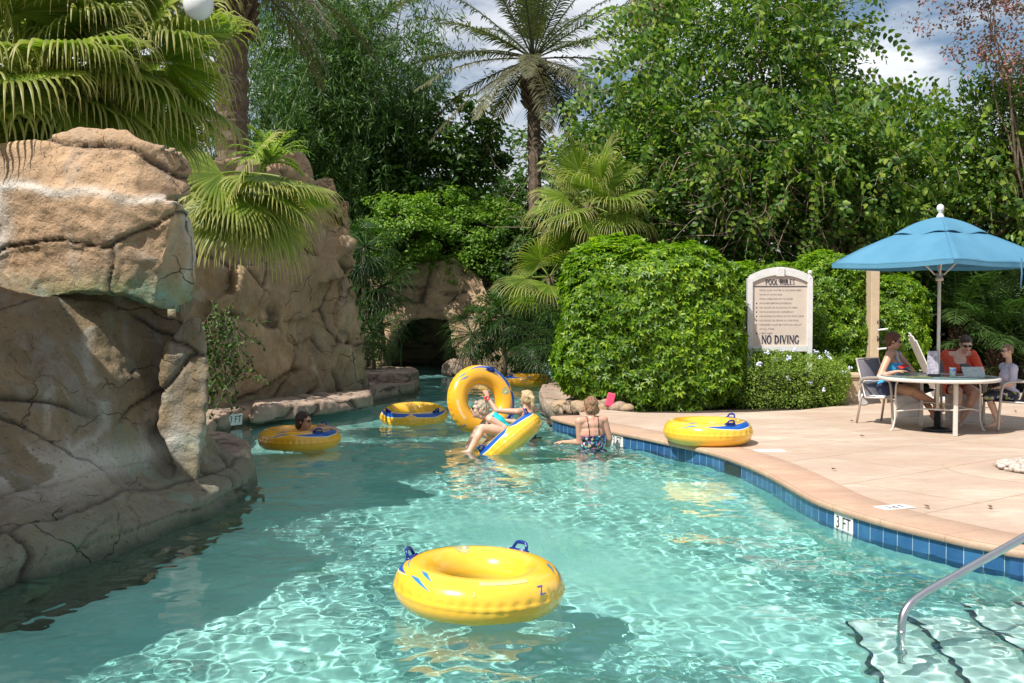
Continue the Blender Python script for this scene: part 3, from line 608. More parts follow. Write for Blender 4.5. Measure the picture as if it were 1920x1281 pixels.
def crown(parent, name, c, r, nc, per, L, Wd, mat, seed, spread=.35, lean=.5, up=.2, droop=.0, rich=False, zmin=None):
    g = np.random.default_rng(seed); cc, cd = clumps(c, r, nc, lean, seed); n = nc*per
    size = (spread*(.5+g.random(nc)))
    off_ = g.normal(size=(nc, per, 3)); off_ = nrm(off_)*(g.random((nc, per, 1))**.4)
    P = (cc[:, None] + off_*size[:, None, None]*np.array([1, 1, .7])).reshape(-1, 3)
    out = nrm(off_.reshape(-1, 3)*.8 + np.repeat(cd, per, 0)*.6 + g.normal(size=(n, 3))*.45)
    Nn = nrm(out*.7 + np.array([0, 0, up+.5]) + g.normal(size=(n, 3))*.4); D = np.cross(Nn, g.normal(size=(n, 3))); D[:, 2] -= droop
    if zmin is not None: k = P[:, 2] > zmin; P, D, Nn = P[k], D[k], Nn[k]
    V, F = leafmesh(P, D, Nn, L*(.6+.7*g.random(len(P))), Wd*(.7+.5*g.random(len(P))), rich)
    return leafobj(name, V, F, mat, parent)
def limbs(mb, base, tips, r0, g, n=7, wob=.12):
    for t in tips:
        t = np.array(t); b = np.array(base); s = np.linspace(0, 1, n)[:, None]; mid = b + (t-b)*s; mid[:, 2] += .12*np.linalg.norm(t-b)*np.sin(s[:, 0]*PI)
        mid[1:-1] += g.normal(size=(n-2, 3))*wob; mb.tube(mid, np.linspace(r0, r0*.18, n), 6)
def tree(label, base, c, r, nc, per, L, Wd, mat, seed, tr=.16, nl=9, **kw):
    g = np.random.default_rng(seed+1); t = thing(kw.pop('name', 'tree'), label, kw.pop('cat', 'tree'), base, kw.pop('group', None)); c = np.array(c); r = np.array(r); b = np.array(base)
    mb = MB(); fork = b + (c-b)*np.array([.8, .8, .45]); mb.tube([b, b+(fork-b)*.35+g.normal(size=3)*.06, b+(fork-b)*.7+g.normal(size=3)*.08, fork], [tr, tr*.85, tr*.7, tr*.6], 9)
    tips = c + rdir(nl, .25, g)*r*.75; limbs(mb, fork, tips, tr*.5, g)
    put('trunk', mb.mesh('trunk', MAT['bark']), t)
    crown(t, 'crown', c, r, nc, per, L, Wd, mat, seed, **kw); return t
# ---- fan palms
def fan_geo(base, d, plen, R, g, nseg=40, spread=2.25, droop=1.0, steps=8, roll=0., sag=.12, split=.5, wk=1.):
    """petiole + pleated blade; d: petiole direction"""
    d = nrm(np.array(d, float)); P = [np.array(base, float)]; dd = d.copy(); k = 7
    for i in range(k): dd = nrm(dd + np.array([0, 0, -sag/k*2])); P.append(P[-1]+dd*plen/k)
    pet = (np.array(P), .018*R)
    side = nrm(np.cross(dd, [0, 0, 1.]) + 1e-6); upn = nrm(np.cross(side, dd)); side = side*math.cos(roll)+upn*math.sin(roll); upn = np.cross(side, dd)
    V = []; F = []; A = []; n0 = 0
    for j in range(nseg):
        t = (j+.5)/nseg*2-1; phi = t*spread; rj = R*(.72+.28*math.cos(phi*.62))*(.93+.12*g.random())
        q = math.cos(phi)*dd + math.sin(phi)*side; q = nrm(q - .10*upn*abs(t)); w_ = np.cross(upn, q); w_ = nrm(w_)
        dphi = 2*spread/nseg; p = P[-1].copy(); sl_ = rj/steps; nn = upn.copy()
        dj = droop*(.75+.5*g.random()); kink = split*(.9+.25*g.random())
        for s in range(steps+1):
            f = s/steps; r = f*rj
            hw = .5*min(r*dphi, R*kink*dphi)*wk if f < kink else .5*R*kink*dphi*wk*max(.05, (1-(f-kink)/(1-kink))**.8)*.62
            V += [p-w_*hw, p+nn*hw*.55, p+w_*hw]; A += [max(0, (f-.45)/.55)**1.3*.9]*3
            if f > kink: q = nrm(q + np.array([0, 0, -1.])*dj*sl_/R*2.6*((f-kink)/(1-kink)+.5)); nn = nrm(np.cross(w_, q))*1.; nn = nn if nn[2] > 0 else -nn
            else: q = nrm(q + np.array([0, 0, -1.])*.12*sl_/R)
            p = p + q*sl_
        for s in range(steps):
            a = n0+3*s; F += [[a, a+1, a+4, a+3], [a+1, a+2, a+5, a+4]]
        n0 += 3*(steps+1)
    return pet, np.array(V), np.array(F), np.array(A)
def frond(parent, name, geo, mat, pmat='fan'):
    (pp, pr), V, F, A = geo; mb = MB(); mb.add(V, F, A); mb.tube(pp, pr, 5, a=.15)
    return put(name, mb.mesh(name, LEAF[mat]), parent)
def fan_palm(label, base, crown_c, n, R, plen, seed, mat='fan', elev=(-35, 75), az=None, nseg=34, droop=1., trunk=.13, split=.5, skirt=0, wk=1., group=None, spread=2.1, name='fan_palm'):
    g = np.random.default_rng(seed); t = thing(name, label, 'palm', base, group); c = np.array(crown_c, float)
    if trunk:
        mb = MB(); b = np.array(base, float); s = np.linspace(0, 1, 14); P = b + (c-b)*s[:, None] + np.stack([.05*np.sin(s*6), 0*s, 0*s], 1)
        mb.tube(P, trunk*(1+.12*(np.arange(14) % 2)), 10)
        put('trunk', mb.mesh('trunk', MAT['bark']), t)
    for k in range(n):
        f = (k+.5)/n; a = k*2.39996 + g.normal()*.2
        if az: a = az[0] + (az[1]-az[0])*((k*.618) % 1)
        e = math.radians(elev[0] + (elev[1]-elev[0])*f + g.normal()*5)
        d = (math.cos(a)*math.cos(e), math.sin(a)*math.cos(e), math.sin(e))
        frond(t, 'frond', fan_geo(c, d, plen*(.8+.4*g.random()), R*(.85+.3*g.random()), g, nseg, spread, droop*(.8+.5*(1-f)), roll=g.normal()*.35, split=split, wk=wk), mat)
    return t
# ---- feather palms
def feather(parent, name, base, d, L, g, mat, nl=44, ll=.42, lw=.022, sag=1.0, tip=.3, vee=.5, dry=0):
    d = nrm(np.array(d, float)); m_ = 16; P = [np.array(base, float)]; q = d.copy()
    for i in range(m_): q = nrm(q + np.array([0, 0, -sag/m_*(.4+1.2*i/m_)])); P.append(P[-1]+q*L/m_)
    P = np.array(P); T = nrm(np.gradient(P, axis=0)); s = np.repeat(np.linspace(.16, 1, nl), 2); sg = np.tile([-1, 1], nl)
    pos = np.stack([np.interp(s*m_, np.arange(m_+1), P[:, k]) for k in range(3)], 1); tt = nrm(np.stack([np.interp(s*m_, np.arange(m_+1), T[:, k]) for k in range(3)], 1))
    side = nrm(np.cross(tt, [0, 0, 1.])+1e-6); up = np.cross(side, tt); n = len(s)
    a = (.55+.5*(1-s))[:, None]; D = nrm(tt*.75 + side*sg[:, None]*a*1.3 + up*(vee*(g.random(n)-.15))[:, None] + g.normal(size=(n, 3))*.08); D[:, 2] -= .15
    ln = ll*(np.sin(np.clip(s*.95+.06, 0, 1)*PI)**.55*.85+.15)*(.85+.3*g.random(n))
    D = nrm(D); S_ = nrm(np.cross(D, up)); U = np.cross(S_, D); wd = lw
    V = np.stack([pos-S_*wd*.3, pos+D*(ln*.5)[:, None]+U*0-S_*wd*.5, pos+D*ln[:, None]+np.array([0, 0, -1])*(ln*.22)[:, None], pos+D*(ln*.5)[:, None]+S_*wd*.5, pos+S_*wd*.3], 1).reshape(-1, 3)
    i = np.arange(n)[:, None]*5; F = [np.concatenate([i+[0, 1, 3, 4]]), np.concatenate([i+[1, 2, 3]])]
    mb = MB(); mb.add(V, F, tip*.5); mb.tube(P, np.linspace(.028, .006, m_+1), 5, a=tip); return put(name, mb.mesh(name, LEAF[mat]), parent)
def date_palm(label, base, c, n, L, seed, mat='date', elev=(-50, 80), tr=.24, azr=None, dead=0, group=None, ll=.42, lw=.03, boots=True, nl=44, sag=1.0, name='date_palm'):
    g = np.random.default_rng(seed); t = thing(name, label, 'palm', base, group); b = np.array(base, float); c = np.array(c, float)
    if tr:
        k = 46; s = np.linspace(0, 1, k); P = b+(c-b)*s[:, None]; rr = tr*(1.0+.16*(np.arange(k) % 2)) + tr*.75*np.clip((s-.88)/.12, 0, 1)*np.clip((1.03-s)/.05, 0, 1)
        mb = MB(); mb.tube(P, rr, 12); tk = put('trunk', mb.mesh('trunk', MAT['bark'], False), t)
        mb = MB()
        for q in range(90):
            a = q*2.4; z = c[2]-.05-1.15*(q/90); r0 = tr*1.35; p = np.array([c[0]+math.cos(a)*r0, c[1]+math.sin(a)*r0, z]); o_ = np.array([math.cos(a), math.sin(a), 1.1])
            mb.tube([p-o_*.05, p+o_*.13], [.07, .03], 5)
        put('boots', mb.mesh('boots', solid('palm_boots', (.13, .085, .055), .9, .3, 12), False), tk)
    for k in range(n):
        f = (k+.5)/n; a = k*2.39996+g.normal()*.15
        if azr: a = azr[0]+(azr[1]-azr[0])*((k*.618) % 1)
        e = math.radians(elev[0]+(elev[1]-elev[0])*f+g.normal()*4); d = (math.cos(a)*math.cos(e), math.sin(a)*math.cos(e), math.sin(e))
        feather(t, 'frond', c+np.array([0, 0, .1]), d, L*(.85+.3*g.random()), g, mat, nl, ll, lw, sag*(.8+.4*(1-f)), tip=.8*(1-f) if f < .4 else .15)
    return t
gz = .17
# far backdrop: dense trees behind everything
BT = [(-16, 38, 6.2, 4.6), (-11.5, 36, 5.0, 4.0), (-7.5, 40, 5.4, 3.9), (-3.2, 37, 6.2, 3.4), (1.0, 36, 6.8, 3.4), (5.2, 35, 5.2, 3.7), (9.8, 33, 5.6, 3.8), (14.0, 31, 5.4, 3.8), (18.5, 31, 5.2, 4)]
bl = ['far left', 'second from the left', 'third from the left, behind the bamboo', 'just left of the slim date palm', 'just right of the slim date palm', 'behind the fan palm', 'behind the dead vine tangle', 'behind the umbrella', 'far right']
for k, (x, y, h, r) in enumerate(BT):
    tree('dark dense broadleaf tree in the back row, '+bl[k], (x, y, gz), (x, y, h*.56), (r, r*.75, h*.56), 330, 30, .24, .15, 'dense', 300+k, spread=.75, tr=.2, lean=.35, group='back row of dark trees')
# centre tree over the cave
tree('mid green tree crown left of the slim date palm trunk', (-2.5, 31.5, 2), (-2.5, 31.3, 5.1), (2.4, 2.0, 3.0), 300, 46, .20, .13, 'dense', 21, spread=.5, lean=.45)
tree('sunlit green tree crown rising beside the slim date palm trunk on its right', (3.2, 29, gz), (3.3, 28.6, 5.0), (1.8, 1.6, 2.4), 200, 46, .18, .12, 'olive', 22, spread=.45, lean=.5)
# bright bush on the cave
def bush(label, c, r, n, per, L, Wd, mat, seed, core=.72, name='bush', cat='bush', spread=.22, group=None, flat=None, core_obj=True, **kw):
    base = (c[0], c[1], c[2]-r[2]); t = thing(name, label, cat, base, group)
    if core_obj:
        mb = MB(); mb.sphere(c, np.array(r)*core*.72, n=16); o = mb.mesh('light_block_core', MAT['core']); v = np.array([x.co[:] for x in o.vertices]); v = v + (v-np.array(c))*(.25*fbm(v*1.3, seed, 3))[:, None]; o.vertices.foreach_set('co', v.astype(np.float32).ravel()); put('light_block_core', o, t)  # dark blob added so no light passes through the bush
    crown(t, 'foliage', c, r, n, per, L, Wd, mat, seed, spread=spread, **kw); return t
bush('bright green rounded bush growing on top of the cave rock', (-1.35, 28.9, 3.55), (1.75, 1.1, 1.35), 420, 70, .11, .06, 'bush', 31, lean=.35)
bush('yellow-green loose bush left of the cave top rock slab', (-2.9, 27.6, 3.7), (1.0, .8, 1.0), 150, 60, .11, .06, 'bush', 32, lean=.5)
bush('darker green bush spilling down the right shoulder of the cave rock', (.25, 28.2, 2.9), (1.0, .8, 1.5), 190, 60, .11, .06, 'dense', 33, lean=.4)
# ---- bamboo
def bamboo(label, base, cx, n, h, seed, wdt, leaves, ztop):
    g = np.random.default_rng(seed); t = thing('bamboo_clump', label, 'bamboo', base); b = np.array(base)
    P = []; D = []
    for k in range(n):
        x0 = b + np.array([g.normal()*.5*wdt, g.normal()*.35, 0]); lean = np.array([g.normal()*.5*wdt, g.normal()*.3, h*(.8+.3*g.random())])
        s = np.linspace(0, 1, 18)[:, None]; pts = x0 + lean*s + np.array([np.sign(lean[0])*.9, 0, -.6])*(s**3); mb = MB(); rr = .028*(1-.7*s[:, 0]); mb.tube(pts, rr*(1+.15*(np.arange(18) % 3 == 0)), 6)
        put('culm', mb.mesh('culm', CULM, True), t)
        for q in range(leaves//n):
            f = .12+.88*g.random(); i = f*17; c = pts[int(i)] + (g.normal(size=3)*np.array([.45, .35, .25]))*(.6+.5*f); m_ = 9
            dr = nrm(g.normal(size=3)+np.array([0, 0, -.9])); P.append(c+g.normal(size=(m_, 3))*.05 + dr*np.linspace(0, .35, m_)[:, None]); D.append(nrm(dr+g.normal(size=(m_, 3))*.55+np.array([0, 0, -.35])))
    P = np.concatenate(P); D = np.concatenate(D); k = P[:, 2] > .4; P, D = P[k], D[k]; Nn = g.normal(size=P.shape)+np.array([0, -.3, .8])
    V, F = leafmesh(P, D, Nn, .21*(.7+.6*g.random(len(P))), .036, False, .1, .2); leafobj('leaves', V, F, 'bamboo', t); return t
CULM = solid('bamboo_culm', (.13, .17, .06), .5, .3, 6)
bamboo('tall dark green bamboo clump behind the cliff, its stems leaning left', (-5.3, 28.6, gz), 0, 18, 11, 41, 1.0, 5200, 9)
bamboo('tall bamboo clump with light hanging leaf sprays beside the cave mouth', (-3.9, 30.6, gz), 0, 18, 11.0, 42, .9, 5200, 9)
bamboo('loose bamboo clump at the far left behind the big fan palms', (-7.2, 27, gz), 0, 10, 8.5, 43, 1.1, 1800, 9)
# ---- dark low palms hanging over the channel
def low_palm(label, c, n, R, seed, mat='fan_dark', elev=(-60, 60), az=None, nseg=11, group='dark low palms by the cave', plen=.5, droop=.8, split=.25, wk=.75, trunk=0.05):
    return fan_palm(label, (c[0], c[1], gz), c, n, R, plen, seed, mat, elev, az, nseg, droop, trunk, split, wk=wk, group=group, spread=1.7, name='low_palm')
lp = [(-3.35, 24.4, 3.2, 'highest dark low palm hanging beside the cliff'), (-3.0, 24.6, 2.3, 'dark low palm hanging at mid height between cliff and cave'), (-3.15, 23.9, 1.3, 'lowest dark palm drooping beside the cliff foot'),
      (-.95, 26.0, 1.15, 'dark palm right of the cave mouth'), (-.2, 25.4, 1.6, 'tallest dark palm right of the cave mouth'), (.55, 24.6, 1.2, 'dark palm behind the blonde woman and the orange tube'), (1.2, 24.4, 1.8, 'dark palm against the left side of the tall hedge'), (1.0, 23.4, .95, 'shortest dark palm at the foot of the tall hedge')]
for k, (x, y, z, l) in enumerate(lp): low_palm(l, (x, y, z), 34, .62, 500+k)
bush('dark leafy undergrowth between the cave and the tall hedge', (.6, 26.2, 1.3), (1.9, .8, 1.2), 150, 50, .12, .05, 'dense', 36, lean=.3, name='undergrowth', cat='undergrowth')
bush('dark undergrowth between the cliff and the cave mouth', (-3.75, 25.4, 2.0), (.8, .6, 2.0), 120, 60, .12, .05, 'bamboo', 37, lean=.3, name='undergrowth', cat='undergrowth')
# ---- fan palms
pA = at(35, 135, 10.6); pB = at(222, 112, 11.5); pC = at(462, 325, 14.8)
fan_palm('large sunlit fan palm at the left edge with long yellow drooping tips', (pA[0]-.4, pA[1]+1.4, 1.8), pA, 36, 1.02, .75, 61, elev=(-40, 82), nseg=42, droop=3.4, split=.56)
fan_palm('large sunlit fan palm just right of the first, hanging over the boulder', (pB[0]-.6, pB[1]+1.0, 1.8), pB, 38, .93, .72, 62, elev=(-40, 80), nseg=42, droop=3.4, split=.56)
fan_palm('fan palm with fronds hanging down over the shaded cliff', (pC[0]-.3, pC[1]+1.5, 3.0), pC, 13, .98, .62, 63, elev=(-62, 12), az=(-2.5, .35), nseg=46, droop=1.9, split=.58)
pD = at(1105, 385, 20.5); pE = at(1030, 520, 20.8)
fan_palm('sunlit fan palm standing behind the tall hedge', (pD[0]+.2, pD[1]+.3, gz), pD, 22, .85, .6, 64, elev=(-45, 80), nseg=40, droop=1.6, split=.48)
fan_palm('small pale green fan palm against the dark undergrowth, left of the tall hedge', (pE[0]+1.1, pE[1]+1.0, gz), pE, 9, .72, .5, 65, elev=(-35, 60), nseg=34, droop=.8, trunk=.07)
pF = at(1240, -60, 27)
fan_palm('high palm with a brown skirt of dead leaves at the top edge', (pF[0], pF[1], gz), pF, 22, 1.0, .8, 66, mat='dry', elev=(-88, -40), nseg=18, droop=1.2, trunk=.16)
# ---- date palms
pG = at(1000, 118, 29.2); date_palm('slim date palm silhouetted against the clouds in the centre', (pG[0]+.1, pG[1], gz), pG, 44, 3.7, 71, tr=.165, lw=.042, ll=.46, nl=60, elev=(-42, 84), sag=.6)
pH = at(655, 95, 34); date_palm('date palm half hidden behind the bamboo, its brown lower fronds reaching right', (pH[0], pH[1], gz), pH, 36, 3.9, 72, elev=(-40, 60), tr=.24, lw=.055, ll=.5, nl=54)
pI = at(432, -60, 19); date_palm('thick date palm trunk cut off by the top edge above the fan palms', (pI[0], pI[1], gz), pI, 26, 3.0, 73, elev=(-35, 60), tr=.27)
# ---- tree hung with vine sprays on the right
def spray_tree(label, base, c, r, ns, seed, mat='vine', L=.145, Wd=.105, slen=(.7, 1.7), fill=120, extra=(), per=60, name='tree'):
    g = np.random.default_rng(seed); t = thing(name, label, 'tree', base); mb = MB(); b = np.array(base); c = np.array(c); r = np.array(r)
    mb.tube([b, b+(c-b)*.25+[.1, 0, 0], b+(c-b)*.5, b+(c-b)*.7], [.2, .17, .14, .1], 9); limbs(mb, b+(c-b)*.5, c+rdir(14, .3, g)*r*.8, .08, g, wob=.2)
    put('trunk', mb.mesh('trunk', MAT['bark']), t)
    d = rdir(ns, .25, g); lump = 1+.35*fbm(d*2.0, seed, 3); P0 = c + d*r*(lump*(.72+.34*g.random(ns)))[:, None]
    P = []; D = []; Nn = []; LL = []; tw = MB()
    for k in range(ns):
        L_ = slen[0]+(slen[1]-slen[0])*g.random(); q = nrm(d[k]*np.array([1, 1, .4])+np.array([0, 0, .75])+g.normal(size=3)*.25); p = P0[k].copy(); m_ = int(L_/.075); sd = nrm(np.cross(q, g.normal(size=3)))
        hang = .09+.10*g.random(); pts = [p]
        for i in range(m_):
            q = nrm(q+np.array([0, 0, -hang])); p = p+q*.075; pts.append(p)
            s_ = nrm(np.cross(q, sd)); o_ = s_*(1 if i % 2 else -1)
            P.append(p); D.append(nrm(o_+q*.35+np.array([0, 0, -.25]))); Nn.append(nrm(np.cross(o_, q)*np.sign(g.random()+.6)+np.array([0, -.1, .7])+g.normal(size=3)*.2)); LL.append(L*(.65+.5*math.sin(PI*(i+1)/(m_+1))))
        if k % 2 == 0: tw.tube(np.array(pts)[::3], .006, 3, cap=False)
    P = np.array(P); V, F = leafmesh(P, np.array(D), np.array(Nn), np.array(LL), np.array(LL)*Wd/L, True, .18, .22); leafobj('leaf_sprays', V, F, mat, t)
    o = put('twigs', tw.mesh('twigs', MAT['twig']), t); o['kind'] = 'stuff'
    crown(t, 'crown', c, r*.88, fill, per, L*.85, Wd*.8, mat, seed+2, spread=.55, lean=.4); return t
c1 = at(1390, 195, 24); spray_tree('large tree smothered in broad-leaved vine sprays right of the slim date palm', (c1[0], c1[1]+.5, gz), c1, (2.55, 1.9, 3.0), 470, 81, fill=250)
c2 = at(1235, 335, 22.5); spray_tree('lower tree of round vine leaves behind the fan palm', (c2[0]+.5, c2[1]+.5, gz), c2, (1.6, 1.2, 1.8), 190, 82, fill=110, L=.14, Wd=.105)
c3 = at(1810, 355, 22); spray_tree('vine-covered tree behind the blue umbrella', (c3[0], c3[1]+.5, gz), c3, (2.5, 1.6, 1.9), 360, 83, fill=180)
c4 = at(1560, 345, 21.8); spray_tree('yellowish vine-hung tree between the dead tangle and the umbrella', (c4[0], c4[1]+.6, gz), c4, (2.1, 1.2, 1.5), 240, 84, fill=90, L=.15, Wd=.11)
c5 = at(1560, 120, 25); tree('feathery dark green tree top against the sky left of the cloud gap', (c5[0]-.5, c5[1], gz), c5-np.array([.9, 0, .3]), (1.7, 1.2, 2.6), 120, 40, .16, .07, 'olive', 85, spread=.5)
c6 = at(1880, 60, 20); t6 = tree('crape myrtle with small reddish leaves and pink flowers at the top right corner', (c6[0]+1.0, c6[1]+.5, gz), c6+np.array([.5, 0, .6]), (1.7, 1.0, 1.7), 190, 36, .09, .05, 'pink', 86, tr=.05, spread=.3, lean=.6)
c7 = at(1900, 200, 21); tree('thin olive-leaved tree at the right edge above the umbrella', (c7[0]+.4, c7[1]+.5, gz), c7+np.array([.4, 0, 0]), (1.3, 1.0, 1.5), 120, 34, .11, .05, 'olive', 87, tr=.06, spread=.35, lean=.6)
# ---- dead vine tangle
def tangle(label, px0, px1, py0, py1, Y, n, seed, k_=1.):
    g = np.random.default_rng(seed); mb = MB()
    for k in range(n):
        x = px0+(px1-px0)*g.random(); y = py0+(py1-py0)*g.random()**1.2; p = at(x, y, Y+g.normal()*.35); m_ = 9; q = nrm(np.array([g.normal(), g.normal()*.4, g.normal()*.8-.2])); pts = [p]; cv = g.normal(size=3)*np.array([.35, .2, .35]); st = (.08+.11*g.random())*k_
        for i in range(m_): q = nrm(q+cv*.6+g.normal(size=3)*.15+np.array([0, 0, -.06])); pts.append(pts[-1]+q*st)
        mb.tube(pts, np.linspace(.012, .004, m_+1)*(.4+.9*g.random()**2)*k_, 4, cap=False)
    return put('vine_tangle', mb.mesh('vine_tangle', MAT['twig']), None, label, 'vine', None, 'stuff')
tangle('grey-brown tangle of dead bare vines under the big vine-covered tree', 1280, 1640, 270, 455, 21.6, 170, 91, .9)
tangle('thin strands of bare vine hanging beside the fan palm', 960, 1050, 270, 460, 21.6, 40, 92, .6)
# ---- hedges
def hedge(label, c, half, n, L, Wd, mat, seed, name='hedge', rnd=.28, lump=.16, groundz=.2, flowers=0, tilt=0, cat='hedge', leaflets=7, group=None, rot=0.):
    g = np.random.default_rng(seed); c = np.array(c, float); half = np.array(half, float); t = thing(name, label, cat, (c[0], c[1], groundz), group); Rz = rotz(rot)
    d = rdir(n*2, .0, g); e = 3.8; k = (np.abs(d)**e).sum(1)**(-1/e); S_ = d*k[:, None]; Nn = nrm(np.sign(S_)*np.abs(S_)**(e-1)/half)
    P = S_*half; keep = (S_[:, 2] > -.97); P = P[keep][:n]; Nn = Nn[keep][:n]; m_ = len(P)
    P = P@Rz.T; Nn = Nn@Rz.T
    hh = fbm((P+c)*1.0, seed, 4)*lump*2 + fbm((P+c)*3.4, seed+3, 2)*lump*.8; depth = -(g.random(m_)**1.6)*.30
    P = c + P + Nn*(hh+depth+g.random(m_)*.03)[:, None]
    if leaflets:       # whorled leaflets
        ax = nrm(Nn*.9+np.array([0, 0, .45])+g.normal(size=(m_, 3))*.35); a = nrm(np.cross(ax, g.normal(size=(m_, 3)))); b = np.cross(ax, a); th = np.arange(leaflets)*2*PI/leaflets
        D = (a[:, None]*np.cos(th)[None, :, None] + b[:, None]*np.sin(th)[None, :, None])*1.0 + ax[:, None]*.25; D = D.reshape(-1, 3); D[:, 2] -= .25
        NN = np.repeat(ax, leaflets, 0)+g.normal(size=(m_*leaflets, 3))*.15; PP = np.repeat(P, leaflets, 0)+D*.012
    else:
        D = nrm(Nn+g.normal(size=(m_, 3))*.8+np.array([0, 0, .2])); NN = Nn+g.normal(size=(m_, 3))*.5+np.array([0, 0, .4]); PP = P
    V, F = leafmesh(PP, D, NN, L*(.65+.6*g.random(len(PP))), Wd*(.8+.4*g.random(len(PP))), False)
    mb = MB(); mb.sphere((0, 0, 0), 1, n=28); cv = mb.mesh('light_block_core', MAT['core']); v = np.array([x.co[:] for x in cv.vertices]); v = nrm(v); kk = (np.abs(v)**5).sum(1)**(-1/5); v = v*kk[:, None]*(half-.26); v = c+v@Rz.T  # dark solid filling added to stop light passing through the hedge
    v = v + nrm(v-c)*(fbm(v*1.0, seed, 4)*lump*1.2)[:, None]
    cv.vertices.foreach_set('co', v.astype(np.float32).ravel()); put('light_block_core', cv, t)
    leafobj('foliage', V, F, mat, t)
    if flowers:
        mbf = []
        for q in range(flowers):
            i = g.integers(m_); 
            while P[i][2] < c[2]-half[2]*.2 or Nn[i][1] > .2: i = g.integers(m_)
            fm = MB(); cc = P[i]+Nn[i]*.06
            for s in range(9):
                o_ = g.normal(size=3)*.017; fm.sphere(cc+o_, (.022, .022, .012), frame(Nn[i]+g.normal(size=3)*.4), 6)
            put('flower', fm.mesh('flower', FLOWER), t)
    return t
hc = G(1225, 768, .2)
hedge('big rounded tall hedge of glossy green leaves beside the sign', (hc[0]+.03, hc[1]+1.05, 1.50), (1.52, 1.05, 1.42), 13000, .10, .047, 'hedge', 201, lump=.20)
s_ = G(1490, 766, .2)
hedge('low pale-leaved shrub with small white flowers in front of the sign', (s_[0]+.02, s_[1]+.55, .57), (.93, .55, .44), 16000, .045, .024, 'shrub', 202, name='flowering_shrub', cat='shrub', flowers=24, leaflets=0, lump=.09)
hedge('climbing green hedge column to the right of the sign', (5.75, 19.1, 1.55), (.62, .5, 1.15), 4600, .072, .034, 'hedge', 203)
hedge('leafy hedge behind the seated woman in blue, right of the tan pillar', (7.05, 20.3, 1.50), (.68, .6, .95), 4600, .075, .035, 'hedge', 204)
hedge('low strip of hedge leaves showing above the top of the sign', (4.7, 19.6, 2.2), (.9, .4, .42), 3000, .072, .034, 'hedge', 205)
# ---- palms behind the table
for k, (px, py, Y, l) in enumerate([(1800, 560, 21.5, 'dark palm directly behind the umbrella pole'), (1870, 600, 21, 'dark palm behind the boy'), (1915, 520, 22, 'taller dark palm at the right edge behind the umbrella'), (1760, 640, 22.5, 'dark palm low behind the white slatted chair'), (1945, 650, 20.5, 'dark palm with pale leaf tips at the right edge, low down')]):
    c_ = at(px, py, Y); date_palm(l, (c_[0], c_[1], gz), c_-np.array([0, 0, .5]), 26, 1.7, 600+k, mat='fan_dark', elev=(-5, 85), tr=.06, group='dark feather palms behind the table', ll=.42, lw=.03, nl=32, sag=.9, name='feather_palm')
for k, (x, y, rx, rz_, l) in enumerate([(8.6, 23.5, 1.9, 1.4, 'dark undergrowth behind the umbrella pole'), (12.2, 23.5, 2.2, 1.5, 'dark undergrowth at the right edge'), (5.2, 22.6, 2.0, 1.5, 'dark undergrowth behind the sign'), (1.9, 21.6, 1.2, 1.6, 'dark undergrowth behind the tall hedge')]):
    bush(l, (x, y, rz_), (rx, .9, rz_+.4), 150, 50, .15, .07, 'dense', 640+k, name='undergrowth', cat='undergrowth', spread=.35)
# undergrowth left behind the boulders, small fern clump on the cliff
bush('dark shrub mass behind the large fan palms, upper left', (-7.6, 16.5, 4.2), (2.6, 1.5, 2.2), 180, 50, .16, .07, 'dense', 650, spread=.4)
cc = at(505, 300, 17.2)
t = thing('fern', 'yellow-green fern clump on top of the cliff beside the rounded orange boulder', 'fern', cc)
g = np.random.default_rng(9)
for k in range(24):
    a = g.random()*2*PI; e = .3+g.random()*1.0; feather(t, 'frond', cc-np.array([0, 0, .05]), (math.cos(a)*math.cos(e), math.sin(a)*math.cos(e), math.sin(e)), .75, g, 'shrub', 22, .13, .02, 1.3, 0.)
# plants creeping on the shaded cliff, left
g = np.random.default_rng(19); t = thing('creeper', 'green creeper hanging between the two shaded rocks above the 3 FT tile', 'creeper', at(400, 700, 15.6))
Pp = []; tw = MB()
for k in range(60):
    x = 385+g.random()*55; y = 560+g.random()*150; p = at(x, y, 15.3+g.random()*.5); pts = [p]; q = np.array([g.normal()*.4, -.2, -1.])
    for i in range(12): q = nrm(q+g.normal(size=3)*.25); pts.append(pts[-1]+q*.06)
    tw.tube(pts, .006, 4); Pp += pts
put('stems', tw.mesh('stems', MAT['bark']), t)['kind'] = 'stuff'; Pp = np.array(Pp); V, F = leafmesh(Pp, rdir(len(Pp), -.3, g), rdir(len(Pp), .4, g)+[.3, -.6, 0], .075, .04, True); leafobj('leaves', V, F, 'dense', t)
# street lamp globe above the palms
lb = at(372, 8, 9.2); t = thing('street_lamp', 'white globe lamp hanging at the top edge above the fan palms', 'lamp', (at(193, 60, 11.4)[0], 11.4, 3.0))
mb = MB(); q0 = at(193, 60, 11.4); mb.tube([(q0[0], 11.4, 3.0), (q0[0], 11.4, 5.0), (q0[0]+.1, 11.2, 5.2), (lb[0]-.1, 9.25, 5.1), (lb[0], 9.2, 5.0), (lb[0], 9.2, lb[2]+.12)], [.035, .03, .025, .02, .02, .02], 8)
put('post', mb.mesh('post', MAT['black']), t); mb = MB(); mb.sphere(lb, (.128, .128, .135), n=24); put('globe', mb.mesh('globe', solid('milk_glass', (.62, .64, .65), .25, .02)), t)
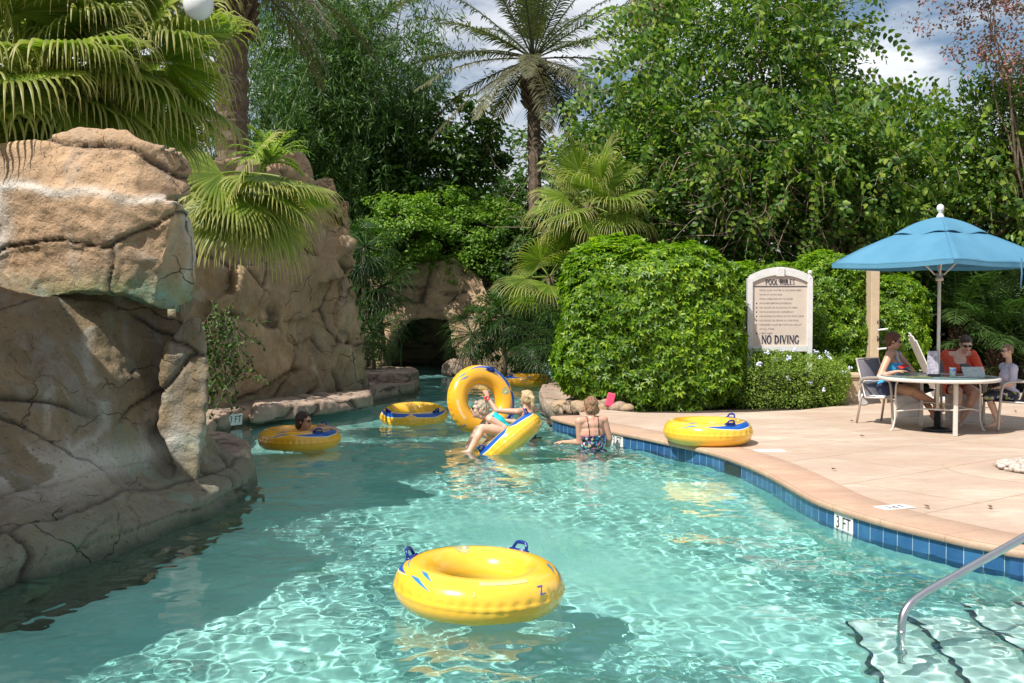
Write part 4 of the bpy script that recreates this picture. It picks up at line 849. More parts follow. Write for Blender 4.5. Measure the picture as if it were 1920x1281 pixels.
# ================================================================== OBJECTS
YEL = M('yellow_vinyl', .22); YEL.b.inputs['Coat Weight'].default_value = .4; YEL.b.inputs['Subsurface Weight'].default_value = .15; YEL.b.inputs['Subsurface Radius'].default_value = (.05, .04, .01)
n_ = YEL.noise(3, 4); YEL.col(YEL.ramp(n_, [(.3, (.88, .47, .03)), (.7, (.92, .56, .055))])); YEL.bump(YEL.noise(11, 3), .06, .02); YEL = YEL.m
ORG = M('amber_vinyl', .22); ORG.b.inputs['Coat Weight'].default_value = .4; ORG.col(ORG.ramp(ORG.noise(3, 4), [(.3, (.82, .37, .015)), (.7, (.88, .45, .03))])); ORG.bump(ORG.noise(11, 3), .06, .02); ORG = ORG.m
BLU = solid('blue_print', (.01, .10, .42), .3, .05, 6); CYN = solid('cyan_print', (.02, .22, .42), .3, .08, 6); CRM = solid('cream_print', (.85, .80, .62), .3, .05, 6)
HND = solid('navy_handle', (.008, .03, .22), .25, .1, 12); FADE = solid('faded_print', (.42, .40, .17), .35, .25, 14); FADP = solid('faded_pink_print', (.86, .55, .22), .35, .1, 14)
RT, rT = .385, .148
def tsurf(u, v, lift=0., squash=.96):
    u = np.asarray(u, float); v = np.asarray(v, float); r = rT+lift
    vw = (v+PI) % (2*PI)-PI; fine_ = np.abs(np.sin(u*19+1.3*np.sin(u*3)))**3; r = r - .010*np.exp(-((vw-.16)/.17)**2)*fine_ - .004*np.exp(-((vw+.12)/.10)**2)*fine_ + .007*np.exp(-((vw-.02*fine_+.01)/.035)**2)
    return np.stack([(RT+r*np.cos(v))*np.cos(u), (RT+r*np.cos(v))*np.sin(u), r*np.sin(v)*squash], -1)
def tube_obj(label, c, yaw, tiltR=None, mat=YEL, txt=True, handles=True, prints=True, simple=False):
    t = thing('swim_ring', label, 'swim ring', c, 'inflatable yellow river tubes'); Rm = np.eye(3) if tiltR is None else np.array(tiltR); Rm = Rm@rotz(yaw); c = np.array(c, float)
    W = lambda P: np.asarray(P)@Rm.T + c
    nu, nv = 184, 72; U, Vv = np.meshgrid(np.arange(nu)*2*PI/nu, np.arange(nv)*2*PI/nv, indexing='ij'); P = tsurf(U, Vv).reshape(-1, 3)
    i = np.arange(nu*nv); a = i//nv; b = i % nv; a2 = (a+1) % nu; b2 = (b+1) % nv; F = np.stack([a*nv+b, a2*nv+b, a2*nv+b2, a*nv+b2], 1)
    body = put('ring', mk_mesh('ring', W(P), F, mat), t); body.cycles.is_caustics_receiver = True
    def patch(name, u0, u1, lo, hi, m_, lift=.0022, n=40, k=7, sign=1):
        s = np.linspace(0, 1, n); u = PI/2 + sign*np.radians(u0+(u1-u0)*s); L0 = np.radians(np.interp(s, *zip(*lo))); H0 = np.radians(np.interp(s, *zip(*hi)))
        q = np.linspace(0, 1, k); UU = np.repeat(u[:, None], k, 1); VV = L0[:, None]+(H0-L0)[:, None]*q
        P = tsurf(UU, VV, lift).reshape(-1, 3); F = np.array([[i*k+j, (i+1)*k+j, (i+1)*k+j+1, i*k+j+1][::sign] for i in range(n-1) for j in range(k-1)])
        put(name, mk_mesh(name, W(P), F, m_), t)
    if prints:
        for sg in (1, -1):
            patch('blue_swoosh', 2, 92, [(0, 60), (.1, 40), (.45, 29), (.8, 38), (1, 48)], [(0, 66), (.12, 69), (.45, 60), (.8, 51), (1, 49)], BLU, sign=sg)
            patch('cream_line', 1, 96, [(0, 57), (.1, 36), (.45, 25), (.8, 35), (1, 46)], [(0, 60), (.1, 40), (.45, 29), (.8, 38), (1, 47)], CRM, sign=sg)
            patch('inner_stripe', 20, 88, [(0, 75), (.5, 70), (1, 63)], [(0, 76), (.4, 76), (1, 64)], CYN, sign=sg)
            patch('claw_mark', 100, 126, [(0, 52), (.4, 44), (1, 30)], [(0, 53), (.4, 54), (1, 31)], CYN, sign=sg)
            patch('claw_mark', 104, 124, [(0, 76), (.4, 66), (1, 54)], [(0, 77), (.4, 77), (1, 55)], CYN, sign=sg)
        patch('faded_print', -8, 8, [(0, 84), (.5, 74), (1, 84)], [(0, 112), (.5, 126), (1, 112)], FADE)
        patch('pale_print', 160, 200, [(0, 62), (1, 62)], [(0, 76), (1, 76)], FADP)
    if txt:
        for (s_, size, uo, vo, m_) in (('Z', .085, 181+26, 33, BLU), ('IE', .042, 181+33, 29, FADE), ('3', .05, 181-24, 36, FADP)):
            me = text_mesh(s_, size, .0); nn = len(me.vertices); v = np.empty(nn*3, np.float32); me.vertices.foreach_get('co', v); v = v.reshape(-1, 3)
            u = PI/2+math.radians(uo)+v[:, 0]/(RT+rT*.8); vv = math.radians(vo)+v[:, 1]/rT
            me.vertices.foreach_set('co', W(tsurf(u, vv, .0035)).astype(np.float32).ravel()); me.materials.clear(); me.materials.append(m_); me.update(); put('printed_letter', me, t)
    if handles:
        for sg in (1, -1):
            u = PI/2+sg*math.radians(54); v = math.radians(62); p = tsurf(u, v, .0); nn = nrm(np.array([math.cos(v)*math.cos(u), math.cos(v)*math.sin(u), math.sin(v)])); tt = np.array([-math.sin(u), math.cos(u), 0])
            mb = MB(); R3 = np.stack([tt, np.cross(nn, tt), nn], 1)
            th = np.linspace(0, 2*PI, 20, endpoint=False); pl_ = MB()
            V = [tsurf(u+.165*math.cos(a), v+.22*math.sin(a), l_) for l_ in (.001, .012) for a in th]+[tsurf(u, v, .015)]; F4 = np.array([[j, (j+1) % 20, 20+(j+1) % 20, 20+j] for j in range(20)]); F3 = np.array([[20+j, 20+(j+1) % 20, 40] for j in range(20)])
            mb.add(W(V), [F4, F3])
            arch = [p+tt*x+nn*z for x, z in ((-.052, .004), (-.046, .032), (-.036, .052), (-.018, .058), (.018, .058), (.036, .052), (.046, .032), (.052, .004))]
            mb.tube(W(arch), [.012, .0105, .011, .0125, .0125, .011, .0105, .012], 8)
            put('handle', mb.mesh('handle', HND), t)
    mb = MB(); p = tsurf(PI/2-.05, math.radians(100)); mb.sphere(W(p), (.016, .016, .008), n=8); put('valve', mb.mesh('valve', CRM), t)
    return t
def tilt(axis, deg): return np.array(Matrix.Rotation(math.radians(deg), 3, Vector(axis)))
zf = .135
c = at(898, 1097, 6.62); tube_obj('empty yellow tube floating alone in the near foreground', (-.205, 6.62, zf+.01), math.radians(111-90), tilt((0, 1, 0), 2.2)@tilt((1, 0, 0), 1.5))
c = G(776, 780, zf); tube_obj('empty bright yellow tube with two blue bands facing the camera, left of the upright tube', (c[0], c[1], zf), math.radians(-90-90), tilt((1, 0, 0), 7), txt=False)
c = G(1327, 809, .36); tube_obj('yellow tube with blue swoosh lying on the deck at the pool edge', (c[0], c[1], .22+rT*.96), math.radians(-12-90), txt=False)
c = G(562, 820, zf+.02); tube_obj('amber tube in the shade with a sunglasses-wearing swimmer resting in it', (c[0], c[1], zf), math.radians(5-90), mat=ORG, txt=False)
c = at(902, 752, 15.6); tube_obj('amber tube held upright on edge by the blonde woman', c, math.radians(-90), tilt((0, 0, 1), 28)@tilt((0, 1, 0), 0)@tilt((1, 0, 0), 90-14)@rotz(math.radians(18)), mat=ORG)
c = at(951, 832, 13.6); tube_obj('steeply tilted yellow tube with the woman in turquoise sitting in it', c, math.radians(195), tilt((1, 0, 0), -11)@tilt((0, 1, 0), -40), txt=False)
c = G(990, 715, zf+.02); tube_obj('amber tube with two raised handles floating at the far pale rock ledge', (c[0], c[1], zf+.03), math.radians(160-90), mat=ORG, txt=False)
c = G(912, 706, zf); tube_obj('olive yellow tube in deep shade behind the upright tube', (c[0], c[1]+.2, zf), math.radians(30), mat=ORG, txt=False, prints=False)
# ---- handrail
p = [(2.95, 6.6, 1.10), (2.86, 6.42, .98), at(1920, 1008, 6.28), at(1760, 1097, 6.12), at(1722, 1120, 6.08), at(1702, 1138, 6.05), at(1692, 1160, 6.03), at(1690, 1190, 6.02), G(1690, 1196, 0), G(1690, 1196, 0)+np.array([0, 0, -.5])]
q = [(4.6, 6.95, .22), (4.55, 6.93, .9), (4.35, 6.88, 1.12), (4.0, 6.8, 1.18)] + p[2:]
q[3] = tuple(np.array(p[2])+ (np.array(p[2])-np.array(p[3]))*1.15); P = catmull(q, 8)
t = thing('handrail', 'curved stainless steel handrail dropping into the water at the bottom right', 'handrail', (4.6, 6.95, .22))
mb = MB(); mb.tube(P, .0235, 20, cap=True); hr = put('rail', mb.mesh('rail', MAT['steel']), t); hr.cycles.is_caustics_receiver = True
mb = MB(); mb.lathe((4.6, 6.95, .225), [(.055, 0), (.055, .008), (.03, .018), (.026, .03)], 20); put('base_flange', mb.mesh('base_flange', MAT['steel']), t)
# ---- umbrella
TC = np.array([5.63, 14.07, .22]); US = M('blue_canvas', .8); uw = US.n.new('ShaderNodeTexWave'); uw.inputs['Scale'].default_value = 160; US.col(US.ramp(US.noise(2.2, 6), [(.3, (.085, .27, .42)), (.7, (.12, .33, .49))])); US.bump(US.noise(5, 5), .3, .03)
tr_ = US.n.new('ShaderNodeBsdfTranslucent'); tr_.inputs[0].default_value = (.1, .33, .5, 1); ms_ = US.n.new('ShaderNodeMixShader'); ms_.inputs[0].default_value = .25; US.l.new(US.b.outputs[0], ms_.inputs[1]); US.l.new(tr_.outputs[0], ms_.inputs[2]); US.l.new(ms_.outputs[0], US.n['Material Output'].inputs[0]); US = US.m
t = thing('patio_umbrella', 'blue canvas patio umbrella with white ball finial standing through the round table', 'umbrella', TC)
ang0 = math.atan2(-1.25, -.34); r_c = 1.36
def canopy(r0, r1, z0, z1, m_=22, n=15, sag=.05, wav=0):
    V = []; F = []
    for k in range(4):
        a0, a1 = ang0+k*PI/2, ang0+(k+1)*PI/2; A = np.array([math.cos(a0), math.sin(a0)]); B = np.array([math.cos(a1), math.sin(a1)]); b0 = len(V)
        for i in range(m_+1):
            f = r0+(r1-r0)*i/m_; fz = i/m_
            for j in range(n+1):
                s = j/n; P = (A*(1-s)+B*s)*f; z = z0+(z1-z0)*fz - sag*math.sin(PI*s)*fz*.6 + .035*math.sin(PI*fz) + (wav*math.sin(s*2*PI*1.5)*fz**3 if wav else .004*math.sin(s*17+fz*5))
                V.append((TC[0]+P[0], TC[1]+P[1], z))
        F += [[b0+i*(n+1)+j, b0+i*(n+1)+j+1, b0+(i+1)*(n+1)+j+1, b0+(i+1)*(n+1)+j] for i in range(m_) for j in range(n)]
    return np.array(V), np.array(F)
V, F = canopy(.30, r_c, 2.90, 2.44); o = put('canopy', mk_mesh('canopy', V, F, US), t); s_ = o.modifiers.new('s', 'SOLIDIFY'); s_.thickness = .004
V, F = canopy(.03, .58, 3.04, 2.82, sag=.02, wav=.018); o = put('vent_cap', mk_mesh('vent_cap', V, F, US), t); s_ = o.modifiers.new('s', 'SOLIDIFY'); s_.thickness = .004
mb = MB()
for k in range(4):
    a0, a1 = ang0+k*PI/2, ang0+(k+1)*PI/2; A = np.array([math.cos(a0), math.sin(a0), 0])*r_c; B = np.array([math.cos(a1), math.sin(a1), 0])*r_c; n = 16; V = []
    for j in range(n+1):
        s = j/n; P = TC*[1, 1, 0]+A*(1-s)+B*s; z = 2.44-.05*.6*math.sin(PI*s); V += [(P[0]*1.0, P[1], z+.002), (P[0], P[1], z-.055)]
    mb.add(V, np.array([[2*j, 2*j+1, 2*j+3, 2*j+2] for j in range(n)]))
put('valance', mb.mesh('valance', US), t)
mb = MB(); mb.tube([TC+(0, 0, .02), TC+(0, 0, 2.84)], .022, 16); pole = put('pole', mb.mesh('pole', MAT['cream_paint']), t)
mb = MB(); mb.lathe(TC+(0, 0, 2.8), [(.03, -.02), (.045, .0), (.05, .03), (.03, .06), (.018, .08), (.04, .10), (.048, .135), (.04, .17), (.015, .19), (.001, .192)], 18); put('finial', mb.mesh('finial', MAT['white']), t)
for k in range(4):
    a = ang0+k*PI/2; d = np.array([math.cos(a), math.sin(a), 0]); mb = MB(); mb.tube([TC+(0, 0, 2.70), TC+d*r_c*.97+(0, 0, 2.215)], .009, 8); mb.tube([TC+d*.05+(0, 0, 2.06), TC+d*.5+(0, 0, 2.53)], .010, 8); put('rib', mb.mesh('rib', MAT['cream_paint']), t)
mb = MB(); mb.lathe(TC+(0, 0, 2.03), [(.024, -.05), (.05, -.045), (.05, .0), (.035, .01), (.055, .05), (.024, .06)], 16); put('hub', mb.mesh('hub', MAT['champagne']), t)
mb = MB(); mb.tube([TC+(0, 0, 1.28), TC+(.04, -.03, 1.28)], .012, 8); mb.sphere(TC+(.05, -.035, 1.28), .018, n=8); put('crank', mb.mesh('crank', MAT['black']), t)
a = ang0+PI/2*.62; d = np.array([math.cos(a), math.sin(a), 0]); s0 = TC+d*1.02+(0, 0, 2.24); mb = MB(); mb.tube([s0+(0, -.02, .04), s0+(.02, -.04, 0), s0+(.03, -.05, -.18), s0+(.02, -.04, -.36)], [.02, .026, .03, .022], 6, flat=.25); put('tie_strap', mb.mesh('tie_strap', US), t)
mb = MB(); mb.lathe(TC, [(.001, 0), (.19, 0), (.19, .03), (.16, .05), (.05, .06), (.04, .26), (.025, .27)], 28); put('base', mb.mesh('base', MAT['black']), t)
# ---- table
t = thing('patio_table', 'round glass-topped patio table with a pale metal rim under the umbrella', 'table', TC); R0 = .755; zt = .73
mb = MB(); mb.lathe(TC, [(R0-.03, zt-.006), (R0, zt-.004), (R0+.012, zt-.014), (R0+.012, zt-.045), (R0, zt-.052), (R0-.03, zt-.052), (R0-.035, zt-.02), (R0-.03, zt-.006)], 64); put('rim', mb.mesh('rim', MAT['cream_paint']), t)
GL = M('dark_table_glass', .06); GL.b.inputs['Base Color'].default_value = (.10, .16, .16, 1); GL.col(GL.ramp(GL.noise(40, 3), [(.4, (.08, .13, .13)), (.6, (.13, .20, .20))])); mb = MB(); mb.lathe(TC, [(.001, zt-.016), (R0-.028, zt-.016), (R0-.028, zt-.008), (.001, zt-.008)], 48); put('table_top', mb.mesh('table_top', GL.m), t)
mb = MB(); mb.box(TC+(0, -.57, zt/2-.03), (.052, .045, zt-.06)); o = put('leg', mb.mesh('leg', MAT['cream_paint'], False), t); bevel(o, .008)
mb = MB(); mb.box(TC+(0, .57, zt/2-.03), (.052, .045, zt-.06)); o = put('leg', mb.mesh('leg', MAT['cream_paint'], False), t); bevel(o, .008)
for sx in (-1, 1):
    mb = MB(); mb.tube(catmull([TC+(sx*.50, 0, zt-.04), TC+(sx*.555, -.01, zt-.12), TC+(sx*.56, 0, .35), TC+(sx*.565, 0, .15), TC+(sx*.60, 0, .02), TC+(sx*.63, 0, .01)], 5), .0125, 8); put('leg', mb.mesh('leg', MAT['cream_paint']), t)
    mb = MB(); mb.tube(catmull([TC+(sx*.56, 0, .26), TC+(sx*.3, -.3, .32), TC+(0, -.57, .33)], 6), .010, 8); mb.tube(catmull([TC+(sx*.56, 0, .26), TC+(sx*.3, .3, .32), TC+(0, .57, .33)], 6), .010, 8); put('stretcher', mb.mesh('stretcher', MAT['cream_paint']), t)
tz = TC[2]+zt-.006
# things on the table
PAP = M('magazine_paper', .6); b_ = PAP.n.new('ShaderNodeTexBrick'); b_.inputs['Scale'].default_value = 26; b_.inputs['Color1'].default_value = (.30, .42, .46, 1); b_.inputs['Color2'].default_value = (.60, .62, .58, 1); b_.inputs['Mortar'].default_value = (.66, .66, .62, 1); b_.inputs['Mortar Size'].default_value = .03; PAP.l.new(PAP.tc.outputs['Object'], b_.inputs['Vector']); PAP.col(b_.outputs[0]); PAP = PAP.m
mp0 = np.array([TC[0]+.52, TC[1]+.12, tz+.055]); mb = MB(); Rm_ = np.array(Matrix.Rotation(math.radians(58), 3, 'X')); mb.box(mp0, (.30, .14, .006), rotz(.08)@Rm_); o = put('puzzle_page', mb.mesh('puzzle_page', PAP, False), label='grey-white printed magazine page propped up in front of the woman in red', cat='magazine')
mb = MB(); mb.box(TC+(-.35, -.25, zt+.0), (.30, .18, .006), rotz(.2)); put('folded_magazine', mb.mesh('folded_magazine', solid('green_brown_cover', (.20, .22, .10), .4, .6, 22), False), label='flat green and brown magazine on the table before the woman in blue', cat='magazine')
t = thing('menu_holder', 'tall stack of upright menus leaning against the umbrella pole on the table', 'menu holder', TC+(-.10, -.06, zt))
for k, (dx, dy, rz, tl) in enumerate([(-.12, -.05, .2, .03), (-.075, -.06, -.1, -.05), (-.05, -.03, .5, .02)]):
    mb = MB(); mb.box(TC+(dx, dy, zt+.165), (.10, .004, .33), rotz(rz)@np.array(Matrix.Rotation(tl, 3, 'Y'))); put('menu', mb.mesh('menu', solid('menu_print', (.45, .42, .50), .45, .45, 30), False), t)
mb = MB(); mb.box(TC+(-.085, -.05, zt+.015), (.16, .09, .03)); put('holder_base', mb.mesh('holder_base', MAT['black'], False), t)
CUPM = solid('clear_plastic_cup', (.55, .66, .70), .15, .1, 10, Alpha=.75)
t = thing('plastic_cup', 'pale blue plastic cup on the table right of the umbrella pole', 'cup', TC+(.10, -.22, zt)); mb = MB(); mb.lathe(TC+(.10, -.22, zt), [(.001, 0), (.034, 0), (.044, .12), (.046, .122), (.041, .12), (.031, .006), (.001, .006)], 20); put('cup_wall', mb.mesh('cup_wall', CUPM), t)
mb = MB(); mb.lathe(TC+(.10, -.22, zt), [(.0395, .085), (.0415, .086), (.0425, .10), (.0405, .101)], 20); put('blue_band', mb.mesh('blue_band', BLU), t)
mb = MB(); mb.box(TC+(.22, -.12, zt+.0), (.17, .09, .009), rotz(-.1)); bevel(put('notebook', mb.mesh('notebook', MAT['white'], False), label='small flat white notepad on the table just right of the cup', cat='notepad'), .002)
# ---- dining chairs
MESHF = solid('grey_mesh_fabric', (.16, .15, .17), .7, .2, 60)
def chair(label, c, yaw, group='metal patio chairs around the table'):
    t = thing('patio_chair', label, 'chair', c, group); R3 = rotz(yaw); c = np.array(c); W = lambda P: np.asarray(P, float)@R3.T+c   # +x is forward
    for sy in (-1, 1):
        mb = MB(); mb.tube(W(catmull([(.27, sy*.28, .0), (.25, sy*.28, .3), (.22, sy*.28, .58), (.14, sy*.28, .65), (-.05, sy*.28, .66), (-.26, sy*.27, .63), (-.33, sy*.26, .55)], 5)), .0165, 10, flat=1.3); put('arm_frame', mb.mesh('arm_frame', MAT['champagne']), t)
        mb = MB(); mb.tube(W([(-.36, sy*.26, 0), (-.30, sy*.25, .34), (-.27, sy*.245, .42)]), .0165, 10); put('rear_leg', mb.mesh('rear_leg', MAT['champagne']), t)
        mb = MB(); mb.tube(W([(.25, sy*.27, .40), (-.22, sy*.25, .37), (-.30, sy*.24, .60), (-.40, sy*.23, .90)]), .014, 8); put('side_rail', mb.mesh('side_rail', MAT['champagne']), t)
    V = []; n = 12
    prof_ = catmull([(.26, .405), (.1, .385), (-.14, .372), (-.23, .40), (-.29, .56), (-.34, .74), (-.40, .90)], 4)
    for x, z in prof_: V += [(x, -.235, z), (x, 0, z-.012), (x, .235, z)]
    F = [[3*i+a, 3*i+a+1, 3*i+a+4, 3*i+a+3] for i in range(len(prof_)-1) for a in (0, 1)]
    o = put('seat_sling', mk_mesh('seat_sling', W(V), np.array(F), MESHF), t); s_ = o.modifiers.new('s', 'SOLIDIFY'); s_.thickness = .006
    mb = MB(); mb.tube(W([(-.405, -.24, .90), (-.415, 0, .905), (-.405, .24, .90)]), .014, 8); put('top_rail', mb.mesh('top_rail', MAT['champagne']), t); return t
CH1 = np.array([5.27, 14.82, .22]); CH2 = np.array([6.30, 15.02, .22]); CH3 = np.array([6.66, 14.2, .22])
chair('patio chair the woman in the blue top sits on, left of the table', CH1, math.radians(-58))
chair('patio chair the woman in red sits on, facing the camera', CH2, math.radians(-100))
chair('patio chair the boy sits on at the right edge', CH3, math.radians(176))
TW = solid('white_towel', (.70, .68, .68), .95, .06, 25, .8)
def cloth(name, label, V, nx, thick=.012, seed=0, amp=.012, parent=None, mat=TW, cat='towel'):
    V = np.array(V, float); V = V + fbm(V*7, seed, 3)[:, None]*amp*np.array([.6, 1, 1]); ny = len(V)//nx
    F = [[j*nx+i, j*nx+i+1, (j+1)*nx+i+1, (j+1)*nx+i] for j in range(ny-1) for i in range(nx-1)]; o = put(name, mk_mesh(name, V, np.array(F), mat), parent, label, cat)
    s_ = o.modifiers.new('s', 'SOLIDIFY'); s_.thickness = thick; return o
def drape(c, yaw, prof_, w0, nx=14):
    P = catmull(prof_, 5); R3 = rotz(yaw); return [(np.array([x, y, z+.0*y])@R3.T+c) for x, z in P for y in np.linspace(-w0, w0, nx)]
cloth('towel', 'white towel over the seat and hanging from the front of the blue-top woman\'s chair', drape(CH1, math.radians(-58), [(.31, .13), (.32, .25), (.30, .38), (.24, .432), (0, .405), (-.15, .40)], .25), 14, seed=3, amp=.03)
cloth('towel', 'white towel bundled behind the hip of the woman in blue', drape(CH1, math.radians(-58), [(-.33, .26), (-.36, .40), (-.30, .55), (-.26, .60)], .22), 14, seed=4, amp=.03)
cloth('towel', 'pale towel hanging down under the woman in red', drape(CH2, math.radians(-100), [(.33, .04), (.33, .2), (.31, .38), (.25, .425), (0, .40)], .24), 14, seed=5, amp=.03)
# ---- white slatted deck chair behind
t = thing('deck_chair', 'white slatted garden chair behind the table, its back leaning left', 'chair', (6.6, 17.3, .22)); ax = at(1752, 690, 17.3)[0]-.12; W = lambda x, y, z: np.array([ax+x+.16*y, 17.3+.98*y, .22+z])
for k in range(5):
    y = -.24+.12*k; h = .98-.10*abs(k-2)**1.3*.5; mb = MB(); dv = nrm(np.array([-.42, 0, .9])); mb.box(W(.12, y, .32)+dv*h/2, (.018, .108, h), frame(dv, (.98, -.16, .4))); put('back_slat', mb.mesh('back_slat', MAT['white'], False), t)
for k in range(5): mb = MB(); mb.box(W(.20+.11*k, 0, .30+.018*k), (.095, .56, .018)); put('seat_slat', mb.mesh('seat_slat', MAT['white'], False), t)
for sy in (-1, 1):
    mb = MB(); mb.box(W(.36, sy*.34, .58), (.78, .12, .02)); bevel(put('arm', mb.mesh('arm', MAT['white'], False), t), .004)
    mb = MB(); mb.box(W(.64, sy*.33, .285), (.10, .022, .57)); put('front_leg', mb.mesh('front_leg', MAT['white'], False), t)
    mb = MB(); dv = nrm(np.array([-.88, 0, -.32])); mb.box(W(.66, sy*.30, .36)+dv*.46, (.022, .11, .95), frame(dv, (0, 1, 0))); put('rear_leg', mb.mesh('rear_leg', MAT['white'], False), t)
# ---- sign
sx0 = at(1402, 600, 18.1); sx1 = at(1521, 600, 18.1); wS = sx1[0]-sx0[0]; z0 = at(1460, 655, 18.1)[2]; z1 = at(1460, 522, 18.1)[2]; cx = (sx0[0]+sx1[0])/2; yS = 18.1
SB = solid('sign_face_tan', (.56, .47, .40), .6, .04, 5); SF = solid('sign_frame_white', (.64, .63, .62), .5, .08, 12, .2); NV = solid('navy_lettering', (.03, .035, .07), .5, .1, 20)
t = thing('pool_sign', 'arched white-framed pool rules sign standing between the hedges', 'sign', (cx, yS, .2))
def archpts(w_, zb, zt_, rise, n=20): return [(-w_/2, zb), (w_/2, zb)]+[(w_/2-w_*i/n, zt_+rise*math.sin(PI*i/n)**.8) for i in range(n+1)]
def slab(pts, y, th):
    A = [(cx+x, y, z) for x, z in pts]; B = [(cx+x, y+th, z) for x, z in pts]; return prism(A, B)
V, F = slab(archpts(wS-.06, z0+.02, z1-.02, .13), yS, .04); put('panel', mk_mesh('panel', V, F, SB, False), t)
mb = MB(); n = 20
o_ = [(wS/2-wS*i/n, z1+.17*math.sin(PI*i/n)**.8+.02) for i in range(n+1)]; i_ = [((wS-.10)/2-(wS-.10)*i/n, z1-.085+.14*math.sin(PI*i/n)**.8) for i in range(n+1)]
V = [(cx+x, yS+y, z) for y in (-.035, .045) for x, z in o_+i_]; m_ = n+1; F = []
for i in range(n):
    F += [[i, i+1, m_+i+1, m_+i], [2*m_+i, 3*m_+i, 3*m_+i+1, 2*m_+i+1], [i, 2*m_+i, 2*m_+i+1, i+1], [m_+i, m_+i+1, 3*m_+i+1, 3*m_+i]]
mb.add(V, np.array(F)); put('arch_frame', mb.mesh('arch_frame', SF, False), t)
mb = MB(); mb.box((cx, yS-.048, z1+.105), (.13, .03, .15)); bevel(put('keystone', mb.mesh('keystone', SF, False), t), .006)
for s_, nm in ((-1, 'post'), (1, 'post')):
    mb = MB(); mb.box((cx+s_*(wS/2-.03), yS+.012, (.2+z1)/2), (.09, .11, z1-.2)); bevel(put(nm, mb.mesh(nm, SF, False), t), .006)
mb = MB(); mb.sphere((cx+wS/2-.03, yS, z1+.10), .04, n=12); mb.lathe((cx+wS/2-.03, yS, z1), [(.05, 0), (.05, .02), (.02, .04), (.02, .08)], 12); put('finial', mb.mesh('finial', SF), t)
mb = MB(); mb.box((cx, yS-.012, z0+.01), (wS-.15, .07, .09)); put('bottom_rail', mb.mesh('bottom_rail', SF, False), t)
zl = z1-.135; mb = MB(); mb.box((cx, yS-.004, zl), (wS-.15, .008, .012)); put('rule_line', mb.mesh('rule_line', NV, False), t)
Rs = np.stack([(1, 0, 0), (0, 0, 1), (0, -1, 0)], 1).astype(float)
# serif capitals drawn from strokes: thick and thin stems with feet
SER = {'N': (.8, [(0.1, 0, .1, 1, 0), (.1, 1, .7, 0, 1), (.7, 0, .7, 1, 0)]), 'D': (.78, [(.12, 0, .12, 1, 1), 'D']), 'I': (.36, [(.18, 0, .18, 1, 1)]), 'V': (.76, [(.05, 1, .38, 0, 1), (.38, 0, .71, 1, 0)]),
       'O': (.8, ['O']), 'G': (.8, ['G']), 'P': (.66, [(.12, 0, .12, 1, 1), 'P']), 'L': (.6, [(.12, 0, .12, 1, 1), (.12, .03, .56, .03, 0)]), 'R': (.74, [(.12, 0, .12, 1, 1), 'P', (.34, .5, .68, 0, 1)]), 'U': (.76, ['U']),
       'E': (.62, [(.12, 0, .12, 1, 1), (.12, .03, .56, .03, 0), (.12, .97, .54, .97, 0), (.12, .5, .44, .5, 0)]), 'S': (.6, ['S']), ' ': (.4, [])}
def serif_text(name, s, h, x0, zb, y, wx, parent):
    mb = MB(); x = 0; tot = sum(SER[c_][0] for c_ in s)+.08*len(s); k = wx/tot
    def T(px_, pz): return np.array([x0+(x+px_)*k, y, zb+pz*h])
    def stroke(pts, th, foot=True):
        P = [T(*p_) for p_ in pts]; mb.tube(P, th, 4, flat=1.)
    for c_ in s:
        w_, L = SER[c_]; th = (.035*h/.1*.12, .07*h/.1*.12)
        for q_ in L:
            if q_ == 'D': stroke([(.12+.56*math.sin(a), .5+.48*math.cos(a)) for a in np.linspace(0, PI, 9)], th[1]*1.0)
            elif q_ == 'O': stroke([(.4+.34*math.sin(a), .5+.5*math.cos(a)) for a in np.linspace(0, 2*PI, 15)], th[1]*.95)
            elif q_ == 'G': stroke([(.42+.34*math.cos(a), .5+.5*math.sin(a)) for a in np.linspace(.7, 5.4, 12)]+[(.7, .42)], th[1]*.95)
            elif q_ == 'P': stroke([(.12, .97)]+[(.30+.30*math.sin(a), .74+.23*math.cos(a)) for a in np.linspace(0, PI, 7)]+[(.12, .5)], th[1]*.8)
            elif q_ == 'U': stroke([(.12, 1), (.12, .35)]+[(.38-.26*math.cos(a), .3-.28*math.sin(a)) for a in np.linspace(.2, PI-.2, 6)]+[(.64, .35), (.64, 1)], th[1]*.95)
            elif q_ == 'S': stroke([(.52, .82), (.42, .97), (.22, .97), (.10, .8), (.16, .6), (.42, .42), (.5, .22), (.38, .03), (.18, .03), (.06, .2)], th[1]*.65)
            else:
                a_, b_, c2_, d_, th_ = q_; stroke([(a_, b_), (c2_, d_)], th[th_])
                for (u_, v_) in ((a_, b_), (c2_, d_)):
                    if abs(b_-d_) > .3: stroke([(u_-.11, .01 if v_ < .5 else .99), (u_+.11, .01 if v_ < .5 else .99)], th[0]*.9)
        x += w_+.08
    return put(name, mb.mesh(name, NV, False), parent)
serif_text('lettering', 'POOL RULES', .085, cx-.24, zl+.030, yS-.004, .50, t)
serif_text('lettering', 'NO DIVING', .135, cx-.30, z0+.10, yS-.004, .64, t)
LT = solid('grey_small_lettering', (.22, .18, .17), .6, .1, 20)
rules = ['POOL AND WATER IS UNSUPERVISED', 'SWIM AT OWN RISK', 'POOL OPEN DAWN TO DUSK', 'SHOWER BEFORE ENTERING', 'NO GLASS OR ALCOHOL IN AREA', 'NO RUNNING OR HORSEPLAY', 'NO ANIMALS IN POOL OR ON POOL DECK', 'NO FOOD OR DRINK IN THE POOL', 'CHILDREN MUST BE WITH AN ADULT', 'AT ALL TIMES', '3 FEET DEEP']
